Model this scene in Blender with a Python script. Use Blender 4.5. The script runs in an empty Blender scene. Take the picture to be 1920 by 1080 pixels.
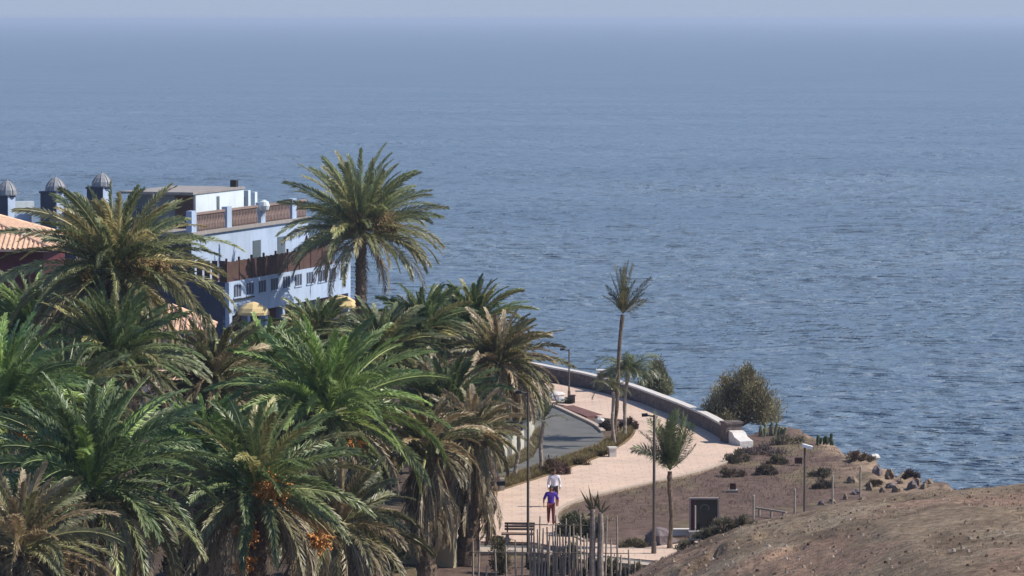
import bpy, math, random
import numpy as np
from mathutils import Vector, Matrix
R = math.radians
random.seed(7)
RNG = np.random.default_rng(7)
S = bpy.context.scene
C = S.collection

# ------------------------------------------------------------ camera
F = 7000.0            # focal length in pixels of the 1920 px wide photograph
CZ = 21.0
PITCH = math.atan(505.0 / F)
cam_d = bpy.data.cameras.new('camera')
cam = bpy.data.objects.new('camera', cam_d)
C.objects.link(cam)
S.camera = cam
cam.location = (0, 0, CZ)
cam.rotation_euler = (math.pi / 2 - PITCH, 0, 0)
cam_d.sensor_width = 36.0
cam_d.lens = F / 1920.0 * 36.0
cam_d.clip_start = 0.5
cam_d.clip_end = 90000
S.render.resolution_x = 1024
S.render.resolution_y = 576

# ------------------------------------------------------------ sky, sun, exposure
SUN_EL, SUN_AZ = 46.0, 91.5       # azimuth clockwise from +Y (the view direction)
SKY_TINT = (0.86, 0.94, 1.12, 1)
w = bpy.data.worlds.new('World')
S.world = w
w.use_nodes = True
nt = w.node_tree
bg = nt.nodes['Background']
sky = nt.nodes.new('ShaderNodeTexSky')
sky.sky_type = 'NISHITA'
sky.sun_disc = False
sky.sun_elevation = R(SUN_EL)
sky.sun_rotation = R(SUN_AZ)
sky.altitude = 0
sky.air_density = 1.0
sky.dust_density = 0.3
sky.ozone_density = 1.6
cool = nt.nodes.new('ShaderNodeMix'); cool.data_type = 'RGBA'; cool.blend_type = 'MULTIPLY'; cool.inputs[0].default_value = 1.0
cool.inputs[7].default_value = SKY_TINT
nt.links.new(sky.outputs[0], cool.inputs[6]); 
# a pale lavender sea mist low over the horizon
tcw = nt.nodes.new('ShaderNodeTexCoord'); sx = nt.nodes.new('ShaderNodeSeparateXYZ'); mrw = nt.nodes.new('ShaderNodeMapRange')
nt.links.new(tcw.outputs['Generated'], sx.inputs[0]); nt.links.new(sx.outputs[2], mrw.inputs[0])
mrw.interpolation_type = 'SMOOTHSTEP'; mrw.inputs[1].default_value = 0.0; mrw.inputs[2].default_value = 0.10; mrw.inputs[3].default_value = 1.0; mrw.inputs[4].default_value = 0.0
low = nt.nodes.new('ShaderNodeMix'); low.data_type = 'RGBA'
nt.links.new(mrw.outputs[0], low.inputs[0]); nt.links.new(cool.outputs[2], low.inputs[6]); low.inputs[7].default_value = (3.1, 3.75, 5.0, 1)
nt.links.new(low.outputs[2], bg.inputs[0])
bg.inputs[1].default_value = 0.082
sl = bpy.data.lights.new('sun', 'SUN')
so = bpy.data.objects.new('sun', sl)
C.objects.link(so)
sl.energy = 3.7
sl.angle = R(0.6)
sl.color = (1.0, 0.915, 0.79)
sd = Vector((math.cos(R(SUN_EL)) * math.sin(R(SUN_AZ)), math.cos(R(SUN_EL)) * math.cos(R(SUN_AZ)), math.sin(R(SUN_EL))))
so.rotation_euler = sd.to_track_quat('Z', 'Y').to_euler()
S.view_settings.view_transform = 'Standard'
S.view_settings.look = 'None'
S.view_settings.exposure = 0.62
S.view_settings.gamma = 1.0

# ------------------------------------------------------------ pixel -> world helpers
cp, sp = math.cos(PITCH), math.sin(PITCH)
def ray(px, py):
    dx = (px - 960) / F; dy = (540 - py) / F
    return Vector((dx, cp + dy * sp, -sp + dy * cp))
def P(px, py, Y):
    d = ray(px, py); t = Y / d.y
    return Vector((d.x * t, Y, CZ + d.z * t))
def G(px, py, z=0.0):
    d = ray(px, py); t = (z - CZ) / d.z
    return Vector((d.x * t, d.y * t, z))
def GX(px, Y): return (px - 960) / F * Y

# ------------------------------------------------------------ materials
def new_mat(name):
    m = bpy.data.materials.new(name); m.use_nodes = True
    return m, m.node_tree, m.node_tree.nodes['Principled BSDF']
def noise(nt, scale, detail=4, rough=0.6, vec=None, mapscale=None):
    n = nt.nodes.new('ShaderNodeTexNoise')
    n.inputs['Scale'].default_value = scale
    n.inputs['Detail'].default_value = detail
    n.inputs['Roughness'].default_value = rough
    tc = nt.nodes.new('ShaderNodeNewGeometry')
    src = tc.outputs['Position']
    if mapscale:
        mp = nt.nodes.new('ShaderNodeMapping'); mp.inputs['Scale'].default_value = mapscale
        nt.links.new(src, mp.inputs['Vector']); src = mp.outputs[0]
    nt.links.new(src, n.inputs['Vector'])
    return n
def ramp(nt, fac, stops):
    r = nt.nodes.new('ShaderNodeValToRGB')
    e = r.color_ramp.elements
    while len(e) < len(stops): e.new(0.5)
    for el, (p, c) in zip(e, stops):
        el.position = p; el.color = (*c, 1) if len(c) == 3 else c
    nt.links.new(fac, r.inputs[0])
    return r
def mat(name, col, rough=0.8, var=0.25, scale=3.0, bump=0.0, bscale=None, metal=0.0, spec=0.3):
    m, nt, b = new_mat(name)
    n = noise(nt, scale, 6, 0.65)
    c = np.array(col)
    r = ramp(nt, n.outputs[0], [(0.28, tuple(c * (1 - var))), (0.5, tuple(c)), (0.74, tuple(np.minimum(c * (1 + var), 1)))])
    nt.links.new(r.outputs[0], b.inputs['Base Color'])
    b.inputs['Roughness'].default_value = rough
    b.inputs['Metallic'].default_value = metal
    b.inputs['Specular IOR Level'].default_value = spec
    if bump:
        n2 = noise(nt, bscale or scale * 3, 8, 0.7)
        bp = nt.nodes.new('ShaderNodeBump'); bp.inputs['Strength'].default_value = 1; bp.inputs['Distance'].default_value = bump
        nt.links.new(n2.outputs[0], bp.inputs['Height']); nt.links.new(bp.outputs[0], b.inputs['Normal'])
    return m
def tint_mat(name, rough=0.5, spec=0.4, transl=0.25, nvar=0.3, nscale=2.0):
    """foliage or soil whose colour is stored on the mesh as the attribute 'tint'"""
    m, nt, b = new_mat(name)
    a = nt.nodes.new('ShaderNodeAttribute'); a.attribute_name = 'tint'
    n = noise(nt, nscale, 4)
    mr = nt.nodes.new('ShaderNodeMapRange'); mr.inputs[1].default_value = 0.3; mr.inputs[2].default_value = 0.7
    mr.inputs[3].default_value = 1 - nvar; mr.inputs[4].default_value = 1 + nvar
    nt.links.new(n.outputs[0], mr.inputs[0])
    mx = nt.nodes.new('ShaderNodeVectorMath'); mx.operation = 'SCALE'
    nt.links.new(a.outputs['Color'], mx.inputs[0]); nt.links.new(mr.outputs[0], mx.inputs['Scale'])
    nt.links.new(mx.outputs[0], b.inputs['Base Color'])
    b.inputs['Roughness'].default_value = rough; b.inputs['Specular IOR Level'].default_value = spec
    if transl:
        t = nt.nodes.new('ShaderNodeBsdfTranslucent'); nt.links.new(mx.outputs[0], t.inputs[0])
        ms = nt.nodes.new('ShaderNodeMixShader'); ms.inputs[0].default_value = transl
        nt.links.new(b.outputs[0], ms.inputs[1]); nt.links.new(t.outputs[0], ms.inputs[2])
        nt.links.new(ms.outputs[0], nt.nodes['Material Output'].inputs[0])
    return m

def plaster(name, col, streak=0.82):
    m, nt, b = new_mat(name)
    n = noise(nt, 1.0, 6, 0.65, mapscale=(2.2, 2.2, 0.35)); n2 = noise(nt, 0.5, 5, 0.6)
    c = np.array(col)
    r = ramp(nt, n.outputs[0], [(0.30, tuple(c * streak)), (0.48, tuple(c)), (0.75, tuple(np.minimum(c * 1.05, 1)))])
    r2 = ramp(nt, n2.outputs[0], [(0.3, (0.86, 0.85, 0.84)), (0.6, (1, 1, 1))])
    mx = nt.nodes.new('ShaderNodeMix'); mx.data_type = 'RGBA'; mx.blend_type = 'MULTIPLY'; mx.inputs[0].default_value = 1
    nt.links.new(r.outputs[0], mx.inputs[6]); nt.links.new(r2.outputs[0], mx.inputs[7]); nt.links.new(mx.outputs[2], b.inputs['Base Color'])
    b.inputs['Roughness'].default_value = 0.8
    return m
M = {}
M['leaf'] = tint_mat('palm_leaf', 0.42, 0.6, 0.32, 0.25, 1.5)
M['bush'] = tint_mat('bush_leaf', 0.7, 0.2, 0.2, 0.3, 2.0)
M['trunk'] = mat('palm_trunk', (0.17, 0.125, 0.09), 0.95, 0.45, 5.0, 0.05, 14)
M['thin_trunk'] = mat('slender_trunk', (0.30, 0.245, 0.20), 0.9, 0.4, 7.0, 0.03, 12)
M['stalk'] = mat('ochre_stalks', (0.24, 0.16, 0.06), 0.7, 0.3, 6.0)
M['fruit'] = mat('orange_fruit', (0.60, 0.26, 0.06), 0.6, 0.3, 6.0)
M['white'] = plaster('white_plaster', (0.38, 0.48, 0.64))
M['white_bright'] = plaster('bright_white_plaster', (0.64, 0.73, 0.78), 0.9)
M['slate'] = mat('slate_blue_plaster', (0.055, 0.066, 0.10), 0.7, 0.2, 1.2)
M['greyblue'] = mat('grey_green_glass', (0.10, 0.13, 0.15), 0.3, 0.25, 0.8, spec=0.6)
M['coping'] = mat('white_coping', (0.58, 0.55, 0.51), 0.8, 0.07, 2.0)
M['stone'] = mat('dark_wall_stone', (0.140, 0.112, 0.105), 0.95, 0.6, 3.4, 0.08, 6)
M['wood'] = mat('brown_wood', (0.095, 0.055, 0.045), 0.85, 0.35, 2.5)
M['wood_light'] = mat('weathered_baluster', (0.26, 0.19, 0.17), 0.85, 0.25, 4)
M['bench_wood'] = mat('bench_wood', (0.19, 0.13, 0.095), 0.85, 0.3, 3)
M['maroon'] = mat('maroon_wall', (0.09, 0.022, 0.028), 0.8, 0.3, 1.5)
M['dark'] = mat('dark_metal', (0.03, 0.027, 0.027), 0.6, 0.2, 3)
M['pole'] = mat('grey_brown_pole', (0.11, 0.09, 0.075), 0.6, 0.2, 2)
M['pole_pale'] = mat('pale_grey_pole', (0.35, 0.32, 0.29), 0.6, 0.2, 2)
M['lampwhite'] = mat('white_lamp_cover', (0.85, 0.85, 0.85), 0.4, 0.05, 2)
M['tile'] = mat('terracotta_tile', (0.66, 0.44, 0.31), 0.9, 0.32, 3.2, 0.04, 4)
M['cream'] = mat('cream_plaster', (0.66, 0.56, 0.45), 0.85, 0.12, 1.5)
M['tan_cloth'] = mat('sand_canvas', (0.60, 0.47, 0.24), 0.9, 0.12, 2)
M['stake'] = mat('weathered_stake', (0.35, 0.30, 0.25), 0.9, 0.35, 5)
M['concrete'] = mat('grey_concrete', (0.28, 0.26, 0.25), 0.9, 0.2, 2)
M['greenwall'] = mat('pale_garden_wall', (0.47, 0.46, 0.39), 0.9, 0.15, 1.2)
M['glass_black'] = mat('black_panel', (0.018, 0.024, 0.026), 0.2, 0.5, 1.5, spec=0.6)
M['rim'] = mat('panel_rim', (0.30, 0.25, 0.23), 0.6, 0.1, 2)
M['skin'] = mat('skin', (0.30, 0.15, 0.10), 0.6, 0.08, 8)
M['hair'] = mat('dark_hair', (0.02, 0.012, 0.01), 0.6, 0.3, 20)
M['purple'] = mat('purple_cloth', (0.10, 0.045, 0.38), 0.85, 0.15, 9)
M['white_cloth'] = mat('white_cloth', (0.78, 0.76, 0.84), 0.85, 0.05, 9)
M['red_cloth'] = mat('dark_red_cloth', (0.15, 0.035, 0.04), 0.85, 0.2, 9)
M['dark_cloth'] = mat('dark_cloth', (0.05, 0.03, 0.035), 0.85, 0.2, 9)
M['rock'] = mat('tan_rock', (0.22, 0.165, 0.12), 0.95, 0.35, 1.6, 0.08, 4)
M['grey_rock'] = mat('grey_rock', (0.17, 0.14, 0.145), 0.95, 0.3, 2.0, 0.05, 5)
M['plaster_chunk'] = mat('whitewashed_stone', (0.62, 0.59, 0.56), 0.85, 0.15, 3.0, 0.03, 6)
M['rusty'] = mat('rust_brown', (0.07, 0.035, 0.03), 0.9, 0.3, 4)

# ------------------------------------------------------------ mesh helpers
def tag(o, label=None, cat=None, group=None, kind=None):
    if label: o['label'] = label
    if cat: o['category'] = cat
    if group: o['group'] = group
    if kind: o['kind'] = kind
    return o
def thing(name, label, cat, loc, group=None):
    o = bpy.data.objects.new(name, None); C.objects.link(o)
    o.empty_display_size = 0.3
    o.location = Vector(loc)
    return tag(o, label, cat, group)
def link_mesh(name, V, Fc, m, parent=None, loc=None, smooth=False, tint=None):
    V = np.asarray(V, dtype=np.float64)
    org = np.array(parent_loc(parent)) if parent is not None else (np.array(loc) if loc is not None else np.zeros(3))
    me = bpy.data.meshes.new(name)
    me.from_pydata((V - org).tolist(), [], Fc if isinstance(Fc, list) else Fc.tolist())
    if tint is not None:
        a = me.color_attributes.new('tint', 'FLOAT_COLOR', 'POINT')
        T = np.ones((len(V), 4)); T[:, :3] = tint
        if m is M['leaf']:
            q = T[:, :3] * np.array([1.72, 1.62, 1.30]); T[:, :3] = np.clip(q * 0.88 + q.mean(1, keepdims=True) * 0.12 * np.array([1.05, 1.1, 0.8]), 0, 0.7)
        a.data.foreach_set('color', T.ravel())
    if smooth:
        me.polygons.foreach_set('use_smooth', [True] * len(me.polygons))
    me.update()
    me.materials.append(m)
    o = bpy.data.objects.new(name, me); C.objects.link(o)
    if parent is not None: o.parent = parent
    else: o.location = Vector(org.tolist())
    return o
def parent_loc(p):
    v = Vector((0, 0, 0))
    while p is not None:
        v = v + p.location; p = p.parent
    return tuple(v)
class MB:
    def __init__(s): s.V = []; s.F = []
    def add(s, V, Fc):
        n = len(s.V); s.V += [tuple(v) for v in V]; s.F += [[i + n for i in f] for f in Fc]; return s
    def box(s, c, size, rz=0.0, rx=0.0, ry=0.0):
        m = Matrix.Rotation(rz, 3, 'Z') @ Matrix.Rotation(ry, 3, 'Y') @ Matrix.Rotation(rx, 3, 'X')
        c = Vector(c); hx, hy, hz = [v / 2 for v in size]
        V = [c + m @ Vector((x, y, z)) for z in (-hz, hz) for x, y in ((-hx, -hy), (hx, -hy), (hx, hy), (-hx, hy))]
        return s.add(V, [[3, 2, 1, 0], [4, 5, 6, 7], [0, 1, 5, 4], [1, 2, 6, 5], [2, 3, 7, 6], [3, 0, 4, 7]])
    def prism(s, poly, z0, z1):
        n = len(poly)
        V = [(p[0], p[1], z0) for p in poly] + [(p[0], p[1], z1) for p in poly]
        Fc = [list(range(n))[::-1], list(range(n, 2 * n))] + [[i, (i + 1) % n, n + (i + 1) % n, n + i] for i in range(n)]
        return s.add(V, Fc)
    def tube(s, pts, rad, n=8, cap=True):
        pts = [Vector(p) for p in pts]
        if not hasattr(rad, '__len__'): rad = [rad] * len(pts)
        V = []
        for i, p in enumerate(pts):
            a = pts[max(i - 1, 0)]; b = pts[min(i + 1, len(pts) - 1)]
            t = (b - a).normalized()
            u = t.cross(Vector((0.13, 0.99, 0.05))) if abs(t.y) < 0.9 else t.cross(Vector((1, 0, 0)))
            u.normalize(); v = t.cross(u)
            for k in range(n):
                an = 2 * math.pi * k / n
                V.append(p + (u * math.cos(an) + v * math.sin(an)) * rad[i])
        Fc = [[i * n + k, i * n + (k + 1) % n, (i + 1) * n + (k + 1) % n, (i + 1) * n + k] for i in range(len(pts) - 1) for k in range(n)]
        if cap: Fc += [list(range(n))[::-1], list(range((len(pts) - 1) * n, len(pts) * n))]
        return s.add(V, Fc)
    def lathe(s, c, prof, n=16):
        V = []; c = Vector(c)
        for r, z in prof:
            for k in range(n):
                an = 2 * math.pi * k / n
                V.append(c + Vector((r * math.cos(an), r * math.sin(an), z)))
        m = len(prof)
        Fc = [[i * n + k, i * n + (k + 1) % n, (i + 1) * n + (k + 1) % n, (i + 1) * n + k] for i in range(m - 1) for k in range(n)]
        Fc += [list(range(n))[::-1], list(range((m - 1) * n, m * n))]
        return s.add(V, Fc)
    def rock(s, c, r, seed=0, n=9):
        rg = random.Random(seed); V = []; rows = 6
        for i in range(rows + 1):
            th = math.pi * i / rows
            for k in range(n):
                ph = 2 * math.pi * k / n
                q = 1 + rg.uniform(-0.34, 0.26) if 0 < i < rows else 1
                V.append((c[0] + r[0] * math.sin(th) * math.cos(ph) * q, c[1] + r[1] * math.sin(th) * math.sin(ph) * q, c[2] + r[2] * math.cos(th) * (1 + rg.uniform(-.1, .1) if 0 < i < rows else 1)))
        Fc = [[i * n + k, (i + 1) * n + k, (i + 1) * n + (k + 1) % n, i * n + (k + 1) % n] for i in range(rows) for k in range(n)]
        return s.add(V, Fc)
    def build(s, name, m, parent=None, loc=None, smooth=False):
        return link_mesh(name, s.V, s.F, m, parent, loc, smooth)

def vnoise(x, y, seed=0):
    """cheap smooth value noise (numpy)"""
    xi = np.floor(x).astype(int); yi = np.floor(y).astype(int)
    fx = x - xi; fy = y - yi
    fx = fx * fx * (3 - 2 * fx); fy = fy * fy * (3 - 2 * fy)
    def h(a, b):
        v = np.sin(a * 127.1 + b * 311.7 + seed * 74.7) * 43758.5453
        return v - np.floor(v)
    return (h(xi, yi) * (1 - fx) + h(xi + 1, yi) * fx) * (1 - fy) + (h(xi, yi + 1) * (1 - fx) + h(xi + 1, yi + 1) * fx) * fy
def fbm(x, y, oct=4, seed=0):
    s = 0; a = 0.5; t = 0
    for k in range(oct):
        s = s + a * vnoise(x * 2 ** k, y * 2 ** k, seed + k); t += a; a *= 0.5
    return s / t
def seg_dist(X, Y, poly, closed=True):
    d = np.full(X.shape, 1e9)
    n = len(poly)
    for i in range(n if closed else n - 1):
        ax, ay = poly[i][:2]; bx, by = poly[(i + 1) % n][:2]
        vx, vy = bx - ax, by - ay
        t = np.clip(((X - ax) * vx + (Y - ay) * vy) / (vx * vx + vy * vy + 1e-9), 0, 1)
        d = np.minimum(d, np.hypot(X - ax - t * vx, Y - ay - t * vy))
    return d
def inside(X, Y, poly):
    r = np.zeros(X.shape, bool); n = len(poly)
    for i in range(n):
        ax, ay = poly[i][:2]; bx, by = poly[(i + 1) % n][:2]
        c = ((ay > Y) != (by > Y)) & (X < (bx - ax) * (Y - ay) / (by - ay + 1e-12) + ax)
        r ^= c
    return r
def grid_faces(nr, nc):
    a = np.arange((nr - 1) * nc).reshape(nr - 1, nc)[:, :-1].ravel()
    return np.stack([a, a + 1, a + nc + 1, a + nc], 1)
def smooth_line(pts, k=6):
    pts = [Vector(p) for p in pts]; out = []
    for i in range(len(pts) - 1):
        p0 = pts[max(i - 1, 0)]; p1 = pts[i]; p2 = pts[i + 1]; p3 = pts[min(i + 2, len(pts) - 1)]
        for j in range(k):
            t = j / k
            out.append(0.5 * ((2 * p1) + (p2 - p0) * t + (2 * p0 - 5 * p1 + 4 * p2 - p3) * t * t + (3 * p1 - p0 - 3 * p2 + p3) * t ** 3))
    out.append(pts[-1])
    return out
def offset_line(pts, d):
    out = []
    for i, p in enumerate(pts):
        a = pts[max(i - 1, 0)]; b = pts[min(i + 1, len(pts) - 1)]
        t = (b - a); t.z = 0; t.normalize()
        out.append(p + Vector((t.y, -t.x, 0)) * d)     # right-hand side of travel
    return out

# ------------------------------------------------------------ sea
SEA = -6.0
def build_sea():
    m, nt, b = new_mat('sea_water')
    n1 = noise(nt, 1.0, 5, 0.62, mapscale=(0.22, 0.42, 1.0))
    n2 = noise(nt, 1.0, 3, 0.5, mapscale=(0.010, 0.02, 1.0))
    n3 = noise(nt, 1.0, 4, 0.6, mapscale=(0.045, 0.11, 1.0))
    r = ramp(nt, n2.outputs[0], [(0.3, (0.112, 0.166, 0.232)), (0.7, (0.138, 0.196, 0.264))])
    nt.links.new(r.outputs[0], b.inputs['Base Color'])
    b.inputs['Roughness'].default_value = 0.46; b.inputs['Specular IOR Level'].default_value = 0.42
    b.inputs['IOR'].default_value = 1.33
    bp = nt.nodes.new('ShaderNodeBump'); bp.inputs['Distance'].default_value = 0.7; bp.inputs['Strength'].default_value = 0.9
    nt.links.new(n1.outputs[0], bp.inputs['Height'])
    b2 = nt.nodes.new('ShaderNodeBump'); b2.inputs['Distance'].default_value = 1.7; b2.inputs['Strength'].default_value = 0.8
    nt.links.new(n3.outputs[0], b2.inputs['Height'])
    n5 = noise(nt, 1.0, 5, 0.65, mapscale=(0.012, 0.028, 1.0))
    b3 = nt.nodes.new('ShaderNodeBump'); b3.inputs['Distance'].default_value = 3.2; b3.inputs['Strength'].default_value = 0.8
    nt.links.new(n5.outputs[0], b3.inputs['Height']); nt.links.new(b3.outputs[0], b2.inputs['Normal'])
    nt.links.new(b2.outputs[0], bp.inputs['Normal'])
    nt.links.new(bp.outputs[0], b.inputs['Normal'])
    H = CZ - SEA
    py = np.concatenate([np.arange(1500, 900, -12), np.arange(900, 100, -0.75), np.geomspace(100, 4.8, 70)])
    Yr = H * F / py
    u = np.concatenate([[-1.2, -0.6], np.linspace(-0.22, 0.22, 460), [0.6, 1.2]])
    U, YY = np.meshgrid(u, Yr)
    XX = np.clip(U * YY, -39500, 39500)
    Z = np.zeros_like(XX)
    rg = np.random.default_rng(3)
    fade = np.clip(1.25 - YY / 1400, 0.0, 1) * np.clip((0.3 - np.abs(U)) / 0.05, 0, 1)
    for k in range(46):
        lam = 1.6 + 7 * rg.uniform() ** 1.6; a = 0.0108 * lam ** 0.95
        th = rg.normal(math.pi * 0.5 + 0.1, 0.38)
        kx, ky = math.cos(th) * 2 * math.pi / lam, math.sin(th) * 2 * math.pi / lam
        s = np.sin(kx * XX + ky * YY + rg.uniform(0, 6.28))
        Z += a * (1 - 2 * np.abs(s)) * 0.55 + a * s * 0.4
    Z *= fade * (0.55 + 0.9 * fbm(XX * 0.03, YY * 0.03, 3, 9))
    V = np.stack([XX.ravel(), YY.ravel(), Z.ravel() + SEA], 1)
    o = link_mesh('sea', V, grid_faces(len(Yr), len(u)), m, smooth=True)
    tag(o, kind='structure')
build_sea()

# ------------------------------------------------------------ land
WALL_TOP = [(960, 676), (1000, 682), (1040, 690), (1085, 698), (1130, 709), (1180, 722), (1230, 740), (1280, 759), (1325, 779), (1362, 800)]
WALL_H = 0.82
wall_line = smooth_line([G(x, y, WALL_H) * 1.0 for x, y in WALL_TOP], 5)
for p in wall_line: p.z = 0
cl = offset_line(wall_line, -1.6)
coast = [(-70, 20), (-70, 320), (-40, 320), (-8, 268), (0, 246)] + [(p.x, p.y) for p in cl[::6]]
coast += [tuple(G(x, y)[:2]) for x, y in ((1450, 799), (1500, 806), (1562, 833), (1640, 866), (1700, 893), (1760, 915), (1850, 950))]
coast += [(25, 150), (38, 130), (45, 20)]
def build_land():
    xs = np.concatenate([np.linspace(-70, -30, 40), np.arange(-29.6, 30, 0.4), np.linspace(30.5, 60, 30)])
    ys = np.concatenate([np.linspace(15, 125, 60), np.arange(126, 215, 0.4), np.linspace(216, 330, 80)])
    X, Y = np.meshgrid(xs, ys)
    d = seg_dist(X, Y, coast) * np.where(inside(X, Y, coast), 1, -1)
    nz = fbm(X * 0.35, Y * 0.35, 4, 2) - 0.5
    dd = d + nz * np.where(X > 12, 3.0, 1.0)
    z = -np.clip(-dd, 0, 30) * 1.5
    rockzone = np.clip(1 - np.abs(dd - 0.5) / 4.5, 0, 1) * np.clip((X - 14.5) / 2, 0, 1)
    z += rockzone * (fbm(X * 1.1, Y * 0.5, 4, 5) - 0.45) * 1.3
    z += (fbm(X * 1.2, Y * 1.2, 3, 8) - 0.5) * 0.10 * (d > 0) - 0.03
    z = np.maximum(z, -12)
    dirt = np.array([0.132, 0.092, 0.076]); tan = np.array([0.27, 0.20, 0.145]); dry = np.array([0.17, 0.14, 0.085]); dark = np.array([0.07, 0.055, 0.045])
    T = np.zeros(X.shape + (3,)) + dirt
    T *= (0.8 + 0.4 * fbm(X * 0.6, Y * 0.3, 4, 11))[..., None]
    # dry weeds in patches
    a = np.clip((fbm(X * 0.5, Y * 0.22, 4, 21) - 0.55) * 6, 0, 0.8)[..., None]
    T = T * (1 - a) + dry * a
    a = np.clip(rockzone * 1.6 * (fbm(X * 1.3, Y * 0.7, 3, 31) > 0.42), 0, 1)[..., None]
    T = T * (1 - a) + tan * a
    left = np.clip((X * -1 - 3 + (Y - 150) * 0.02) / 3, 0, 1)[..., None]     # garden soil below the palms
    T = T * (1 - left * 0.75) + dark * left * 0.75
    V = np.stack([X.ravel(), Y.ravel(), z.ravel()], 1)
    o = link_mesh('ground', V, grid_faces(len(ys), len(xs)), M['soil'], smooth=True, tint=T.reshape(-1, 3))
    tag(o, kind='structure')
def soil_mat(name, bumpd, s1, nvar):
    m = tint_mat(name, 0.95, 0.1, 0, nvar, s1)
    nt = m.node_tree; b = nt.nodes['Principled BSDF']
    n2 = noise(nt, 4.0, 8, 0.75)
    bp = nt.nodes.new('ShaderNodeBump'); bp.inputs['Strength'].default_value = 1; bp.inputs['Distance'].default_value = bumpd
    nt.links.new(n2.outputs[0], bp.inputs['Height']); nt.links.new(bp.outputs[0], b.inputs['Normal'])
    return m
M['soil'] = soil_mat('soil', 0.08, 1.7, 0.35)
M['hill'] = soil_mat('dry_hillside', 0.06, 5.5, 0.5)
build_land()

# foreground hillside on the right
SIL = [(700, 1800), (900, 1500), (1000, 1330), (1080, 1205), (1130, 1135), (1180, 1078), (1240, 1046), (1300, 1020), (1345, 1000), (1400, 982), (1500, 962), (1570, 946), (1650, 932), (1750, 919), (1920, 906), (2100, 895), (2600, 880)]
hx = [GX(x, 95) for x, y in SIL]; hz = [P(x, y, 95).z for x, y in SIL]
def hill_z(X, Y):
    h = np.interp(X, hx, hz)
    near = np.clip(95 - Y, 0, None); far = np.clip(Y - 95, 0, None)
    return h + near * 0.080 - far * 0.15 - far ** 2 * 0.006 - 0.05
def build_hill():
    ys = np.concatenate([np.linspace(-20, 48, 25), np.arange(49, 112, 0.25), np.linspace(113, 150, 20)])
    xs = np.concatenate([np.linspace(-40, -4, 20), np.arange(-3.8, 24, 0.14), np.linspace(25, 70, 20)])
    X, Y = np.meshgrid(xs, ys)
    Z = hill_z(X, Y)
    near = np.clip((X - 1.0) / 3.0, 0, 1)
    Z += (fbm(X * 0.5, Y * 0.3, 4, 3) - 0.5) * 0.22 * near
    rut = fbm(X * 1.1, Y * 0.7, 5, 13)
    for y0_, h_ in ((84.5, 0.15), (89.5, 0.20)):
        Z += h_ * (-1 + np.clip((Y - y0_ - X * 0.25 - (fbm(X * 1.2, X * 0 + y0_, 3, 5) - 0.5) * 2.2) / 0.3, 0, 1)) * np.clip((8.5 - X) / 2, 0, 1) * np.clip((X - 1) / 2, 0, 1)
    Z += (rut - 0.5) * 0.11 * near
    Z += (fbm(X * 4, Y * 3, 3, 17) - 0.5) * 0.10
    base = np.array([0.205, 0.155, 0.108]); pale = np.array([0.28, 0.225, 0.16]); red = np.array([0.25, 0.16, 0.118]); dk = np.array([0.09, 0.062, 0.045])
    T = np.zeros(X.shape + (3,)) + base
    T *= (0.72 + 0.55 * fbm(X * 1.6, Y * 1.0, 5, 41))[..., None]
    a = np.clip((fbm(X * 0.5, Y * 0.4, 5, 51) - 0.55) * 5, 0, 0.75)[..., None]; T = T * (1 - a) + pale * a
    a = np.clip((fbm(X * 0.3 + 9, Y * 0.2, 4, 61) - 0.5) * 5, 0, 0.7)[..., None]; T = T * (1 - a) + red * a
    a = np.clip((0.40 - rut) * 5, 0, 0.6)[..., None]; T = T * (1 - a) + dk * a
    V = np.stack([X.ravel(), Y.ravel(), Z.ravel()], 1)
    keep = (np.minimum.reduce([Z[:-1, :-1], Z[1:, :-1], Z[:-1, 1:], Z[1:, 1:]]) > -3).ravel()
    Fc = grid_faces(len(ys), len(xs))[keep]
    o = link_mesh('hillside', V, Fc, M['hill'], smooth=True, tint=T.reshape(-1, 3))
    tag(o, kind='structure')
build_hill()
def scatter_stuff(name, n, posf, hmin, hmax, cols, label, cat, blade=False):
    """stones or dry tufts that nobody could count"""
    rg = np.random.default_rng(abs(hash(name)) % 1000 if False else len(name) * 7)
    V = []; Fc = []; T = []
    for i in range(n):
        p = posf(rg)
        if p is None: continue
        x, y, z = p; h = rg.uniform(hmin, hmax); c = np.array(cols[rg.integers(len(cols))]) * rg.uniform(0.7, 1.3)
        if blade:
            for k in range(7):
                b = len(V); a = rg.uniform(0, 6.28); l = rg.uniform(0.2, 0.9)
                dx, dy = math.cos(a) * h * l, math.sin(a) * h * l
                V += [(x - dy * 0.08, y + dx * 0.08, z - 0.02), (x + dy * 0.08, y - dx * 0.08, z - 0.02), (x + dx, y + dy, z + h * rg.uniform(0.5, 1))]
                Fc.append([b, b + 1, b + 2]); T += [c] * 3
        else:
            b = len(V); m = 6
            for k in range(m):
                a = k / m * 6.283
                V.append((x + math.cos(a) * h * rg.uniform(0.7, 1.2), y + math.sin(a) * h * rg.uniform(0.7, 1.2), z - 0.02))
            for k in range(m):
                a = k / m * 6.283 + 0.3
                V.append((x + math.cos(a) * h * rg.uniform(0.3, 0.8), y + math.sin(a) * h * rg.uniform(0.3, 0.8), z + h * rg.uniform(0.4, 0.8)))
            Fc += [[b + k, b + (k + 1) % m, b + m + (k + 1) % m, b + m + k] for k in range(m)] + [[b + m + k for k in range(m)]]
            T += [c] * 12
    o = link_mesh(name, V, Fc, M['bush'] if blade else M['soil'], tint=np.array(T))
    tag(o, label, cat, kind='stuff')
def on_hill(rg):
    x = rg.uniform(1.5, 15); y = rg.uniform(58, 98)
    return (x, y, float(hill_z(np.array(x), np.array(y))) + 0.02)
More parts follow.
